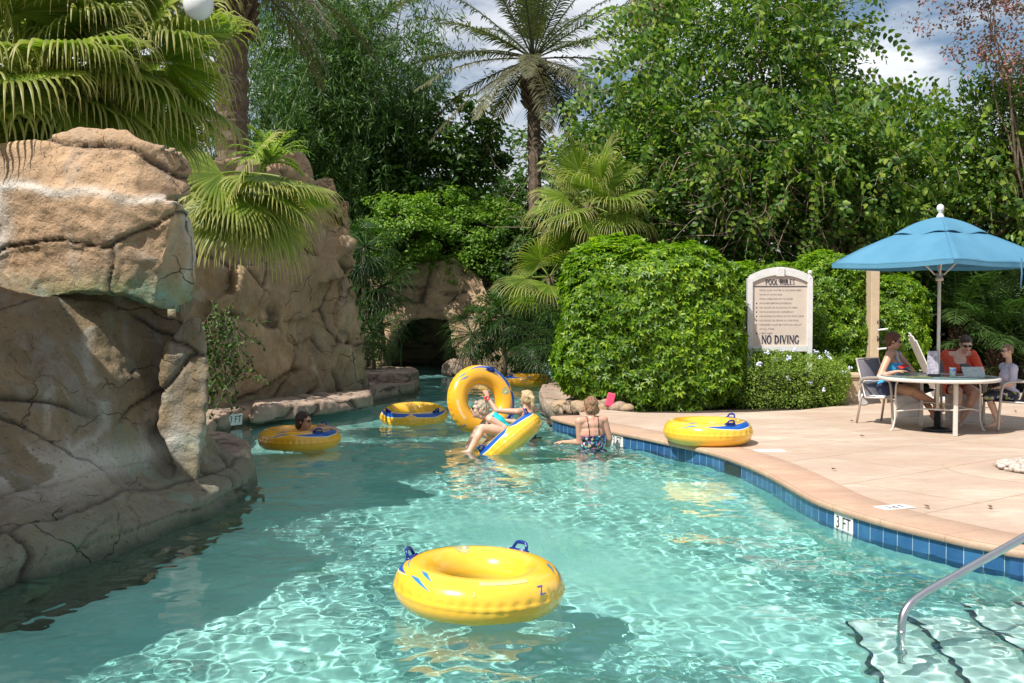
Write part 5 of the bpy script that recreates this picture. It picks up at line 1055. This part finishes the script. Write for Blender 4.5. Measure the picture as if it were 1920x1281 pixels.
for k, r in enumerate(rules):
    z = zl-.070-.073*k; me_ = text_mesh(r, .040, .0005); v = np.empty(len(me_.vertices)*3, np.float32); me_.vertices.foreach_get('co', v); v = v.reshape(-1, 3); v[:, 0] -= v[:, 0].min()
    sc_x = min(1.05, (wS-.32)/max(.01, v[:, 0].max())); v = v*[sc_x, 1, 1]; me_.vertices.foreach_set('co', (v@Rs.T+np.array([cx-.34, yS-.002, z])).astype(np.float32).ravel()); me_.materials.clear(); me_.materials.append(LT); me_.update(); put('small_lettering', me_, t)
    if k > 2 and k != 9: mb = MB(); mb.sphere((cx-.39, yS-.002, z), (.012, .004, .012), n=8); put('bullet', mb.mesh('bullet', NV), t)
# ---- pillar and low wall
px = at(1641, 600, 18.4); t = thing('pillar', 'tan stucco pillar with an iron bracket behind the woman in blue', 'pillar', (px[0], 18.5, .2)); mb = MB(); mb.box((px[0], 18.55, 1.45), (.15, .3, 2.5)); bevel(put('shaft', mb.mesh('shaft', MAT['stucco'], False), t), .012)
mb = MB(); mb.box((px[0], 18.55, 2.74), (.24, .4, .09)); bevel(put('capital', mb.mesh('capital', MAT['stucco'], False), t), .01)
mb = MB(); xb = px[0]+.03; 
for zz, sg in ((1.55, 1), (1.25, -1)): mb.tube(catmull([(xb, 18.38, zz-.1*sg), (xb+.06, 18.34, zz-.03), (xb+.05, 18.32, zz+.06), (xb-.01, 18.33, zz+.05), (xb+.0, 18.33, zz)], 5), .009, 6)
put('iron_scroll', mb.mesh('iron_scroll', MAT['black']), t)
mb = MB(); mb.tube([(xb, 18.36, 1.45), (xb+.17, 18.34, 1.47)], .016, 8); mb.tube([(xb, 18.36, 1.12), (xb+.15, 18.34, 1.14)], .016, 8); put('hook', mb.mesh('hook', MAT['white']), t)
wl_ = at(1618, 720, 18.0); t = thing('low_wall', 'low tan wall with a stone cap beside the flowering shrub', 'wall', (wl_[0], 18.0, .2)); mb = MB(); mb.box((wl_[0]+.05, 18.2, .42), (.75, .34, .46)); bevel(put('wall_body', mb.mesh('wall_body', MAT['stucco'], False), t), .01)
mb = MB(); mb.box((wl_[0]+.05, 18.2, .685), (.84, .42, .07)); bevel(put('cap_stone', mb.mesh('cap_stone', MAT['stucco'], False), t), .015)
# ---- pink object at the hedge foot
pk = G(1144, 768, .22); mb = MB(); mb.box(pk+np.array([0, -.05, .16]), (.13, .05, .22), np.array(Matrix.Rotation(.25, 3, 'Y'))); o = put('float_board', mb.mesh('float_board', solid('hot_pink_foam', (.80, .07, .16), .6, .1, 14), False), label='small hot pink foam paddle leaning at the foot of the tall hedge', cat='pool toy'); bevel(o, .022, 4)
# ---- planter ring with pebbles at the right edge
pc = np.array([5.42, 10.75, .22]); t = thing('pebble_bed', 'round pebble bed set in a stone ring at the right edge of the deck', 'planter', pc)
mb = MB(); mb.lathe(pc, [(.50, .002), (.52, .012), (.96, .012), (.98, .002)], 64); put('stone_ring', mb.mesh('stone_ring', MAT['deck']), t)
mb = MB(); g = np.random.default_rng(4)
for k in range(330): a = g.random()*2*PI; r = .48*math.sqrt(g.random()); s = .018+.03*g.random(); mb.sphere(pc+(r*math.cos(a), r*math.sin(a), .012+s*.3+.02*g.random()), (s, s*.8, s*.55), rotz(g.random()*3), 8)
o = put('pebbles', mb.mesh('pebbles', solid('river_pebbles', (.50, .42, .36), .6, .45, 16)), t); o['kind'] = 'stuff'
# ---- dry leaves on the deck
g = np.random.default_rng(14); DL = solid('dry_leaf_brown', (.16, .08, .035), .8, .3, 20)
spots = [(1612, 817, 'dry brown leaf on the deck left of the table legs'), (1601, 790, 'tiny dry leaf on the deck behind the leaf left of the table'), (1905, 773, 'dry leaf on the deck at the right edge behind the boy'), (1742, 952, 'curled dry leaf on the coping near the upside-down depth tile'), (1858, 953, 'dry leaf on the coping right of the curled leaf'), (1560, 880, 'lone dry leaf in the middle of the deck')]
for x, y, l in spots:
    p = G(x, y, .232); V, F = leafmesh(p[None], rdir(1, 0, g)*[1, 1, .1], np.array([[.1, .1, 1.]]), .07, .04, True, .4, -.2); put('fallen_leaf', mk_mesh('fallen_leaf', V, F, DL), label=l, cat='leaf', group='fallen leaves on the deck')
# ================================================================== PEOPLE
def skin(name, c, wet=.45):
    m = M(name, wet); m.b.inputs['Subsurface Weight'].default_value = .12; m.b.inputs['Subsurface Radius'].default_value = (.02, .008, .004)
    n = m.noise(6, 5, m.geo()); m.col(m.ramp(n, [(.3, tuple(v*.86 for v in c)), (.7, tuple(v*1.08 for v in c))])); return m.m
def hairmat(name, a, b):
    m = M(name, .5); mp_ = m.n.new('ShaderNodeMapping'); mp_.inputs['Scale'].default_value = (60, 60, 14); m.l.new(m.geo(), mp_.inputs[0]); n = m.noise(1.5, 4, mp_.outputs[0], .6, 1.)
    m.col(m.ramp(n, [(.35, a), (.65, b)])); m.bump(n, .9, .01); return m.m
def V3(*a): return np.array(a, float)
def hand(mb, w, d, pn, s=1., curl=.5, side=1):
    d = nrm(V3(*d)); pn = nrm(V3(*pn)); pn = nrm(pn-d*(pn@d)); x = np.cross(d, pn)*side; w = V3(*w)
    mb.capsule(w, .022*s, w+d*.03*s, .024*s, 8)
    R3 = np.stack([x, d, pn], 1); mb.sphere(w+d*.055*s, (.038*s, .048*s, .016*s), R3, 12); mb.sphere(w+d*.075*s, (.040*s, .025*s, .013*s), R3, 12)
    for k, (o, L) in enumerate(((-.030, .062), (-.010, .074), (.011, .070), (.031, .054))):
        b = w+d*.085*s+x*o*s; q = nrm(d+x*(o*3.2)+pn*curl*.25); p1 = b+q*L*.5*s; q2 = nrm(q+pn*curl*(.9+.1*k)); p2 = p1+q2*L*.5*s
        mb.capsule(b, .0095*s, p1, .0088*s, 6); mb.capsule(p1, .0088*s, p2, .0078*s, 6)
    b = w+d*.030*s-x*.030*s; p1 = b+nrm(d*.5-x*.9+pn*.3)*.035*s; p2 = p1+nrm(d*.9-x*.4+pn*.4*curl)*.030*s; mb.capsule(b, .013*s, p1, .011*s, 6); mb.capsule(p1, .011*s, p2, .009*s, 6)
def foot(mb, a, toe, s=1.):
    a = V3(*a); toe = V3(*toe); d = nrm(toe-a); heel = a-V3(d[0], d[1], 0)*.03*s-V3(0, 0, .035*s); ball = a+(toe-a)*.68
    mb.capsule(a, .034*s, heel, .030*s, 10); mb.capsule(heel, .030*s, ball, .030*s, 10); mb.capsule(a, .034*s, ball, .026*s, 10)
    x = nrm(np.cross(d, [0, 0, 1.])+1e-6)
    for k in range(5): o = (-.030+.015*k)*s; p = ball+x*o; mb.capsule(p, .012*s, p+d*(.055-.004*abs(k-1))*s, .009*s-.0006*k*s, 6)
def person(label, J, mats, s=1., garments=(), hairp=None, glasses=True, fem=True, group=None, vox=.0095, thick=1.):
    """J: pel, nk (shoulder-line centre), F (chest forward), head, face, and limb joints"""
    J = {k: V3(*v) for k, v in J.items()}; t = thing('person', label, 'person', (J['pel'][0], J['pel'][1], min(v[2] for k, v in J.items() if k not in ('F', 'face', 'hup', 'hdL', 'hdR', 'pnL', 'pnR'))-.03), group)
    sp = nrm(J['nk']-J['pel']); F = nrm(J['F']-sp*(J['F']@sp)); lat = np.cross(F, sp); Rt = np.stack([lat, F, sp], 1); L = np.linalg.norm(J['nk']-J['pel'])
    P = lambda a, b, c: J['pel']+lat*a*s+F*b*s+sp*c*L
    mb = MB(); B = []
    def bone(nm, a, ra, b, rb, n=12): mb.capsule(a, ra*s, b, rb*s, n); B.append((nm, a, b, (ra+rb)/2*s))
    tk = thick
    mb.sphere(P(0, -.005, -.02), (.165*s*tk, .118*s*tk, .115*s), Rt, 16); mb.sphere(P(-.075, -.05, -.06), (.085*s*tk, .085*s, .085*s), Rt, 12); mb.sphere(P(.075, -.05, -.06), (.085*s*tk, .085*s, .085*s), Rt, 12)
    mb.sphere(P(0, 0, .33), (.128*s*tk, .098*s*tk, .14*s), Rt, 16); mb.sphere(P(0, .0, .62), (.148*s*tk, .105*s*tk, .15*s), Rt, 16); mb.sphere(P(0, -.012, .86), (.135*s*tk, .085*s, .085*s), Rt, 16)
    if fem: mb.sphere(P(-.068, .085, .64), (.062*s*tk, .058*s*tk, .062*s), Rt, 12); mb.sphere(P(.068, .085, .64), (.062*s*tk, .058*s*tk, .062*s), Rt, 12)
    for a, b in ((-.05, .05),): B.append(('torso', P(0, 0, -.05), P(0, 0, .9), .13*s))
    W = (.158 if fem else .15)*s*(1+.5*(tk-1)); sh = {'L': J.get('shL', J['nk']-lat*W-sp*.01), 'R': J.get('shR', J['nk']+lat*W-sp*.01)}
    for q in 'LR': mb.capsule(P(0, -.01, .98), .055*s, sh[q], .050*s*tk, 12); B.append(('torso', P(0, 0, .95), sh[q]*.7+P(0, 0, .95)*.3, .055*s))
    hd = J['head']; f = nrm(J['face']); u = nrm(J.get('hup', V3(0, 0, 1))); u = nrm(u-f*(u@f)); lx = np.cross(f, u); Rh = np.stack([lx, f, u], 1); Q = lambda a, b, c: hd+(lx*a+f*b+u*c)*s
    bone('neck', P(0, -.012, 1.0), .056, Q(0, -.02, -.075), .050)
    hb = MB()
    mb.sphere(Q(0, -.012, .018), V3(.074, .093, .102)*s, Rh, 20); mb.sphere(Q(0, .022, -.028), V3(.061, .072, .086)*s, Rh, 18); mb.sphere(Q(0, .058, -.088), V3(.028, .026, .024)*s, Rh, 12)
    mb.sphere(Q(0, .068, .030), V3(.052, .022, .014)*s, Rh, 12); mb.capsule(Q(0, .088, .018), .0085*s, Q(0, .108, -.018), .0125*s, 8); mb.sphere(Q(.012, .098, -.022), V3(.008, .009, .007)*s, Rh, 8); mb.sphere(Q(-.012, .098, -.022), V3(.008, .009, .007)*s, Rh, 8)
    mb.sphere(Q(0, .084, -.048), V3(.026, .012, .008)*s, Rh, 10); mb.sphere(Q(0, .081, -.060), V3(.021, .012, .009)*s, Rh, 10)
    for q in (-1, 1): mb.sphere(Q(q*.042, .058, -.022), V3(.024, .024, .022)*s, Rh, 10); mb.sphere(Q(q*.077, -.004, -.004), V3(.010, .020, .032)*s, Rh, 10)
    B.append(('head', Q(0, 0, -.06), Q(0, 0, .05), .085*s))
    for q in 'LR':
        if 'el'+q in J:
            bone('arm'+q, sh[q], .047*tk, J['el'+q], .037*tk); bone('arm'+q, J['el'+q], .038*tk, J['wr'+q], .0235)
            mid = J['el'+q]*.7+J['wr'+q]*.3; mb.sphere(mid, .039*s*tk, n=10)
            d = J.get('hd'+q, J['wr'+q]-J['el'+q]); hand(mb, J['wr'+q], d, J.get('pn'+q, (0, 0, -1)), s, .5, -1 if q == 'L' else 1)
        hp = P(-.088 if q == 'L' else .088, 0, -.08)
        if 'kn'+q in J:
            bone('leg'+q, hp, .092*tk, J['kn'+q], .056*tk, 14)
            if 'an'+q in J:
                bone('shin'+q, J['kn'+q], .055*tk, J['an'+q], .034); cm = J['kn'+q]*.68+J['an'+q]*.32; sd = nrm(np.cross(J['an'+q]-J['kn'+q], lat)); mb.sphere(cm+sd*.0, (.055*s*tk, .058*s*tk, .10*s), frame(J['kn'+q]-J['an'+q]), 12)
                foot(mb, J['an'+q], J.get('to'+q, J['an'+q]+F*.2-V3(0, 0, .05)), s)
    Vs = np.concatenate(mb.V); Fs = []
    for k_, fl in mb.F.items():
        fa = np.concatenate(fl); Fs += [fa] if k_ == 3 else [fa[:, [0, 1, 2]], fa[:, [0, 2, 3]]]
    me, v, n = remesh([(Vs, np.vstack(Fs))], vox*s, 3, .5)
    v = v + n*(.0012*fbm(v*22, 3, 2))[:, None]; me.vertices.foreach_set('co', v.astype(np.float32).ravel()); me.materials.clear(); me.materials.append(mats['skin']); me.shade_smooth()
    nl = len(me.loops); li = np.empty(nl, np.int32); me.loops.foreach_get('vertex_index', li); cnt = np.empty(len(me.polygons), np.int32); me.polygons.foreach_get('loop_total', cnt); qd = li.reshape(-1, 4) if (cnt == 4).all() else None
    # label verts by nearest bone
    best = np.full(len(v), 1e9); lab = np.zeros(len(v), int); names = [b[0] for b in B]
    for k_, (nm, a, b, r) in enumerate(B):
        ab = b-a; tt = np.clip(((v-a)@ab)/(ab@ab), 0, 1); dd = np.linalg.norm(v-(a+tt[:, None]*ab), axis=1)/r
        m_ = dd < best; best[m_] = dd[m_]; lab[m_] = k_
    labn = np.array(names)[lab]
    loc = {'a': ((v-J['pel'])@lat)/s, 'b': ((v-J['pel'])@F)/s, 'c': ((v-J['pel'])@sp)/L, 'h': ((v-hd)@Rh)/s, 'lab': labn, 'v': v, 'n': n, 'sh': sh, 's': s, 'best': best}
    body = put('body', me, t); body.cycles.is_caustics_receiver = True
    for nm, mat, pred, o_, wr in garments:
        mk = pred(loc) & (best < 2.0)
        if qd is None: continue
        fm = mk[qd].all(1); fq = qd[fm]
        if not len(fq): continue
        ids, inv = np.unique(fq, return_inverse=True); gv = v[ids]+n[ids]*(o_+wr*(fbm(v[ids]*14, 5, 3)+.5))[:, None] if wr else v[ids]+n[ids]*o_
        g_ = put(nm, mk_mesh(nm, gv, inv.reshape(-1, 4), mat), t); q_ = g_.modifiers.new('s', 'SOLIDIFY'); q_.thickness = .004; q_.offset = -1; g_.cycles.is_caustics_receiver = True
    if hairp:
        hm = MB()
        for pr in hairp:
            if pr[0] == 's': hm.sphere(Q(*pr[1]), V3(*pr[2])*s, Rh, 16)
            else: hm.capsule(Q(*pr[1]), pr[2]*s, Q(*pr[3]), pr[4]*s, 10)
        Vs = np.concatenate(hm.V); Fs = []
        for k_, fl in hm.F.items():
            fa = np.concatenate(fl); Fs += [fa] if k_ == 3 else [fa[:, [0, 1, 2]], fa[:, [0, 2, 3]]]
        hme, hv, hn = remesh([(Vs, np.vstack(Fs))], .006*s, 2, .5); am = mats.get('curl', .007)
        q_ = (hv-hd)@Rh; hv = hv + hn*((am*fbm(np.stack([q_[:, 0]*55, q_[:, 1]*55, q_[:, 2]*22], 1), 7, 3)+am*.7*fbm(hv*28, 9, 2))*s)[:, None]
        hme.vertices.foreach_set('co', hv.astype(np.float32).ravel()); hme.materials.clear(); hme.materials.append(mats['hair']); hme.shade_smooth(); put('hair', hme, t)
    e = MB(); 
    for q in (-1, 1): e.sphere(Q(q*.030, .083, .012), V3(.012, .007, .007)*s, Rh, 8)
    put('eyes', e.mesh('eyes', MAT['print_black']), t)
    e = MB(); e.sphere(Q(0, .0905, -.053), V3(.021, .006, .0075)*s, Rh, 10); put('lips', e.mesh('lips', LIPS), t)
    if glasses:
        e = MB()
        for q in (-1, 1): e.sphere(Q(q*.031, .097, .010), V3(.027, .007, .019)*s, Rh, 12); e.tube([Q(q*.057, .092, .016), Q(q*.078, .04, .014), Q(q*.082, .0, .010)], .004*s, 6)
        e.tube([Q(-.01, .105, .014), Q(.01, .105, .014)], .004*s, 6); put('sunglasses', e.mesh('sunglasses', MAT['black']), t)
    return t
LIPS = solid('lips', (.42, .12, .10), .4, .05)
SK1 = skin('tanned_skin', (.56, .31, .20)); SK2 = skin('fair_skin', (.70, .45, .34)); SK3 = skin('sunburnt_skin', (.62, .33, .235)); SK4 = skin('boy_skin', (.62, .40, .29))
BRN = hairmat('reddish_brown_hair', (.06, .022, .012), (.16, .06, .03)); BLD = hairmat('blonde_hair', (.35, .24, .12), (.68, .52, .30)); GRB = hairmat('greying_blonde_hair', (.22, .17, .12), (.55, .47, .36)); DKB = hairmat('dark_brown_hair', (.022, .013, .009), (.07, .04, .025)); LBR = hairmat('light_brown_hair', (.16, .085, .045), (.30, .18, .10)); AUB = hairmat('wavy_auburn_hair', (.13, .06, .03), (.36, .20, .11))
def fabric(name, stops, scale=20, rough=.6):
    m = M(name, rough); v = m.n.new('ShaderNodeTexVoronoi'); v.inputs['Scale'].default_value = scale; m.l.new(m.geo(), v.inputs['Vector']); s = m.n.new('ShaderNodeSeparateColor'); m.l.new(v.outputs['Color'], s.inputs[0])
    r = m.ramp(s.outputs[0], stops); m.n[-1].color_ramp.interpolation = 'CONSTANT'; m.col(r); return m.m
NAVYS = solid('black_swimsuit', (.012, .013, .022), .5, .2, 20); TURQ = solid('turquoise_swimsuit', (.0, .50, .58), .5, .1, 10)
FLOR = fabric('floral_swimsuit', [(0, (.012, .012, .03)), (.42, (.01, .09, .16)), (.58, (.02, .30, .42)), (.7, (.25, .05, .30)), (.8, (.60, .12, .20)), (.88, (.55, .40, .18)), (.94, (.45, .62, .66))], 42)
BTOP = fabric('blue_dappled_top', [(0, (.02, .26, .62)), (.5, (.05, .40, .75)), (.8, (.12, .55, .85))], 38); SHRT = solid('navy_shorts', (.02, .03, .07), .8, .15, 20); REDT = solid('coral_tunic', (.62, .075, .035), .8, .1, 12)
LIL = solid('pale_lilac_shirt', (.50, .48, .60), .8, .08, 12); BSH = fabric('dark_floral_shorts', [(0, (.02, .02, .035)), (.6, (.03, .05, .09)), (.75, (.45, .42, .30)), (.86, (.25, .30, .06)), (.94, (.5, .5, .5))], 26, .8)
T_ = lambda L: np.isin(L['lab'], ['torso'])
def strap(x0, w_): return lambda L: (np.abs(np.abs(L['a'])-(x0+.03*np.clip(L['c']-.7, 0, 1))) < w_) & (L['c'] > .55) & np.isin(L['lab'], ['torso', 'neck']) & (L['c'] < 1.25)
bob = lambda k=1.: [('s', (0, -.028, .034), (.088*k, .094*k, .092*k)), ('s', (0, -.055, -.015), (.078*k, .060*k, .075*k)), ('s', (.060, -.02, .005), (.026, .045, .055)), ('s', (-.060, -.02, .005), (.026, .045, .055)), ('s', (0, .030, .082), (.062, .050, .030))]
# --- floral suit woman, wading away from the camera
Y = 13.7; c = at(1110, 848, Y); x, y = c[0], c[1]
person('woman in a floral swimsuit seen from behind, wading beside the tile band',
  dict(pel=(x, y, -.06), nk=(x-.01, y-.02, .41), F=(-.25, .97, 0), head=at(1107, 763, Y)+V3(0, .03, 0), face=(-.45, .88, -.12), elL=at(1087, 829, Y-.02), wrL=at(1058, 829, Y+.12), hdL=(-1, .25, -.1), pnL=(0, 0, -1),
       elR=at(1143, 822, Y+.05), wrR=at(1138, 840, Y+.22), hdR=(.1, .9, -.3), knL=(x-.09, y+.03, -.48), anL=(x-.1, y-.04, -.88), knR=(x+.10, y+.03, -.48), anR=(x+.1, y-.05, -.88)),
  dict(skin=SK3, hair=AUB, curl=.014), garments=[('swimsuit', FLOR, lambda L: ((L['lab'] == 'torso') & (L['c'] < .60+.12*(L['b'] > .03)) & (L['c'] > -.5)) | (np.char.startswith(L['lab'], 'leg') & (L['v'][:, 2] > -.28)), .010, .010), ('straps', NAVYS, strap(.062, .009), .006, 0)],
  hairp=bob(1.06)+[('s', (.05, -.06, -.05), (.04, .04, .05)), ('s', (-.05, -.06, -.05), (.04, .04, .05)), ('s', (0, -.075, -.06), (.055, .035, .05))], glasses=False, thick=1.12)
# --- blonde woman in black, holding the upright tube
Y = 14.9; c = at(988, 825, Y); x, y = c[0], c[1]
person('blonde woman in a black swimsuit reaching for the upright amber tube',
  dict(pel=(x+.03, y, -.07), nk=(x-.01, y, .42), F=(-.62, .78, 0), head=at(987, 747, Y)+V3(0, 0, 0), face=(-.55, .83, .05), elL=at(931, 770, Y-.05), wrL=at(916, 748, Y+.12), hdL=(-.35, .35, .9), pnL=(-.5, .8, .1),
       elR=at(972, 792, Y+.30), wrR=at(945, 788, Y+.42), hdR=(-.9, .3, .2), knL=(x-.07, y+.05, -.5), anL=(x-.1, y, -.9), knR=(x+.10, y+.03, -.48), anR=(x+.12, y-.03, -.88)),
  dict(skin=SK3, hair=BLD, curl=.006), garments=[('swimsuit', NAVYS, lambda L: ((L['lab'] == 'torso') & (L['c'] < .56+.25*(L['b'] > .03)+.25*np.clip(np.abs(L['a'])-.10, 0, 1)) & (L['c'] > -.5)) | (np.char.startswith(L['lab'], 'leg') & (L['v'][:, 2] > -.2)), .006, .004), ('straps', NAVYS, strap(.075, .009), .006, 0)],
  hairp=bob(.98)+[('c', (.0, -.11, .045), .028, (.005, -.15, .02), .032), ('c', (.005, -.15, .02), .034, (.01, -.155, -.08), .030), ('c', (.01, -.155, -.08), .030, (.012, -.135, -.17), .014)], glasses=False)
# --- woman in turquoise sitting in the tilted tube
Y = 13.75
tw_ = person('woman in a turquoise swimsuit leaning back in the steeply tilted yellow tube',
  dict(pel=at(952, 817, Y), nk=at(916, 784, Y+.02), F=(-.78, -.1, .55), head=at(899, 768, Y), face=(-.97, -.15, .10), hup=(-.15, 0, 1), elR=at(935, 808, Y+.22), wrR=at(918, 822, Y+.24), elL=at(941, 798, Y-.14), wrL=at(957, 809, Y-.16), shL=at(919, 786, Y-.15),
       knL=at(904, 803, Y-.22), anL=at(880, 847, Y-.30), toL=at(845, 855, Y-.36), knR=at(896, 806, Y+.10), anR=at(872, 850, Y+.02), toR=at(840, 858, Y)),
  dict(skin=SK2, hair=GRB, curl=.013), garments=[('swimsuit', TURQ, lambda L: ((L['lab'] == 'torso') & (L['c'] < .98) & (L['c'] > -.4) & ~((np.abs(L['a']) < .06) & (L['b'] > .0) & (L['c'] > .78))), .007, .004)],
  hairp=bob(1.02)+[('s', (0, -.09, .02), (.055, .045, .06))], glasses=True)
mb = MB(); q_ = at(913, 747, Y-.02); mb.tube([q_+V3(.03*math.cos(a), .02*math.sin(a), .022*math.sin(a)) for a in np.linspace(0, 2*PI, 9)], .010, 8)
ht = put('hair_tie', mb.mesh('hair_tie', solid('red_hair_tie', (.55, .02, .03), .6)), tw_)
# --- swimmer in the shaded tube
Y = 13.95; h = at(571, 790, Y+.05)
person('dark-haired swimmer in sunglasses resting folded arms on the amber tube in the shade',
  dict(pel=(h[0]-.02, h[1]+.10, -.36), nk=(h[0]-.04, h[1]+.05, h[2]-.20), F=(.75, -.60, 0), head=h, face=(.88, -.45, -.02), elR=at(592, 806, Y-.36), wrR=at(618, 803, Y-.30), hdR=(.9, .3, -.1), shR=(h[0]-.09, h[1]-.14, h[2]-.20), elL=at(600, 799, Y+.22), wrL=at(617, 802, Y+.0), hdL=(.8, -.5, -.2),
       knL=(h[0]+.25, h[1]+.15, -.60), anL=(h[0]-.02, h[1]+.3, -.86), knR=(h[0]+.28, h[1]-.02, -.62), anR=(h[0]+.05, h[1]+.05, -.88)),
  dict(skin=SK1, hair=DKB, curl=.014), garments=[('swimsuit', NAVYS, lambda L: (L['lab'] == 'torso') & (L['c'] < .72) & (L['c'] > -.4), .006, 0)],
  hairp=bob(1.06)+[('s', (0, -.085, -.05), (.07, .045, .07)), ('s', (.055, -.045, -.045), (.03, .04, .05)), ('s', (-.055, -.045, -.045), (.03, .04, .05))], glasses=True)
# --- woman in blue, seated left
p0 = CH1+V3(.0, .05, .52); F1 = V3(.80, -.60, 0)
person('woman with short brown hair, sunglasses and bright blue top sitting left of the table',
  dict(pel=p0, nk=p0+V3(.06, .0, .46), F=(.80, -.60, 0), head=at(1676, 639, p0[1]-.06)+V3(0, 0, -.005), face=(.90, -.38, -.22), elR=at(1650, 706, p0[1]-.26), wrR=at(1681, 697, p0[1]-.40), hdR=(.95, -.05, .1), elL=at(1712, 700, p0[1]+.16), wrL=at(1700, 694, p0[1]-.12), hdL=(-.5, -.7, .2),
       knR=at(1708, 733, p0[1]-.30), anR=at(1757, 757, p0[1]-.20), toR=at(1770, 772, p0[1]-.18), knL=at(1714, 724, p0[1]-.05), anL=at(1750, 775, p0[1]-.02), toL=at(1770, 792, p0[1]-.05)),
  dict(skin=SK1, hair=BRN, curl=.007), garments=[('tank_top', BTOP, lambda L: (L['lab'] == 'torso') & (L['c'] < .74-.06*(L['b'] < 0)) & (L['c'] > .02), .009, .008), ('straps', BTOP, strap(.085, .011), .009, 0),
   ('shorts', SHRT, lambda L: ((L['lab'] == 'torso') & (L['c'] <= .05)) | (np.char.startswith(L['lab'], 'leg') & ((L['v']-p0)@F1 < .17)), .010, .006)],
  hairp=bob(1.06), glasses=True, thick=1.26)
mb = MB(); q_ = at(1694, 687, p0[1]-.30); mb.box(q_, (.13, .07, .012), rotz(.2)@np.array(Matrix.Rotation(-.35, 3, 'Y'))@np.array(Matrix.Rotation(.5, 3, 'X'))); bevel(put('phone', mb.mesh('phone', solid('red_phone_case', (.50, .03, .02), .35), False), label='red-cased phone in the hands of the woman in the blue top', cat='phone'), .003)
# --- woman in red facing the camera
p0 = CH2+V3(.0, .02, .52)
person('woman with dark hair tied back, sunglasses and coral red tunic sitting behind the table',
  dict(pel=p0, nk=p0+V3(-.02, -.06, .45), F=(-.12, -1, 0), head=at(1811, 646, p0[1]-.14)+V3(0, 0, 0), face=(-.10, -.93, -.34), elR=at(1786, 703, p0[1]-.18), wrR=at(1800, 694, p0[1]-.42), hdR=(.6, -.6, .1), elL=at(1841, 702, p0[1]-.18), wrL=at(1822, 693, p0[1]-.42), hdL=(-.7, -.5, .1),
       knR=at(1796, 735, p0[1]-.50), anR=at(1789, 795, p0[1]-.42), toR=at(1788, 810, p0[1]-.60), knL=at(1830, 737, p0[1]-.48), anL=at(1799, 793, p0[1]-.30), toL=at(1797, 806, p0[1]-.45)),
  dict(skin=SK2, hair=DKB, curl=.004), garments=[('tunic', REDT, lambda L: ((L['lab'] == 'torso') & ((L['c'] < .93+.5*np.abs(L['a'])) | (L['b'] < -.02)) & ~((L['b'] > .02) & (np.abs(L['a']) < .085) & (L['c'] > .68+1.2*np.abs(L['a'])))) | (np.char.startswith(L['lab'], 'arm') & (L['best'] < 9) & (L['c'] > .50)) | (np.char.startswith(L['lab'], 'leg') & (L['b'] < .24)), .014, .012)],
  hairp=[('s', (0, -.026, .036), (.084, .098, .090)), ('s', (0, -.11, .05), (.035, .035, .035)), ('s', (0, .035, .076), (.062, .048, .032))], glasses=True, thick=1.22)
mb = MB(); q_ = at(1810, 686, p0[1]-.48); mb.box(q_, (.14, .08, .012), np.array(Matrix.Rotation(.6, 3, 'X'))); bevel(put('phone', mb.mesh('phone', MAT['black'], False), label='dark phone in the hands of the woman in red', cat='phone'), .003)
# --- boy
p0 = CH3+V3(-.04, .0, .50); s = .74
person('young boy in sunglasses, pale lilac shirt and dark floral shorts sitting at the right edge',
  dict(pel=p0, nk=p0+V3(-.01, -.02, .34), F=(-1, -.15, 0), head=at(1888, 657, p0[1]-.05)+V3(0, 0, -.01), face=(-.98, -.12, -.12), elR=at(1900, 718, p0[1]+.16), wrR=at(1877, 716, p0[1]+.2), hdR=(-1, 0, 0), elL=at(1899, 719, p0[1]-.16), wrL=at(1872, 727, p0[1]-.14), hdL=(-1, 0, -.1),
       knL=at(1853, 744, p0[1]-.10), anL=at(1870, 792, p0[1]-.12), toL=at(1846, 803, p0[1]-.14), knR=at(1853, 743, p0[1]+.12), anR=at(1876, 790, p0[1]+.10), toR=at(1858, 797, p0[1]+.1)),
  dict(skin=SK4, hair=LBR, curl=.005), s=s, garments=[('shirt', LIL, lambda L: ((L['lab'] == 'torso') & (L['c'] > -.12)) | (np.char.startswith(L['lab'], 'arm') & (L['c'] > .45)), .013, .012), ('shorts', BSH, lambda L: ((L['lab'] == 'torso') & (L['c'] <= -.10)) | (np.char.startswith(L['lab'], 'leg') & (L['v'][:, 2] > .56)), .016, .014)],
  hairp=[('s', (0, -.028, .036), (.085, .094, .088)), ('s', (0, -.065, -.01), (.070, .045, .06)), ('s', (0, .035, .082), (.055, .045, .026))], glasses=True, fem=False, thick=1.05)
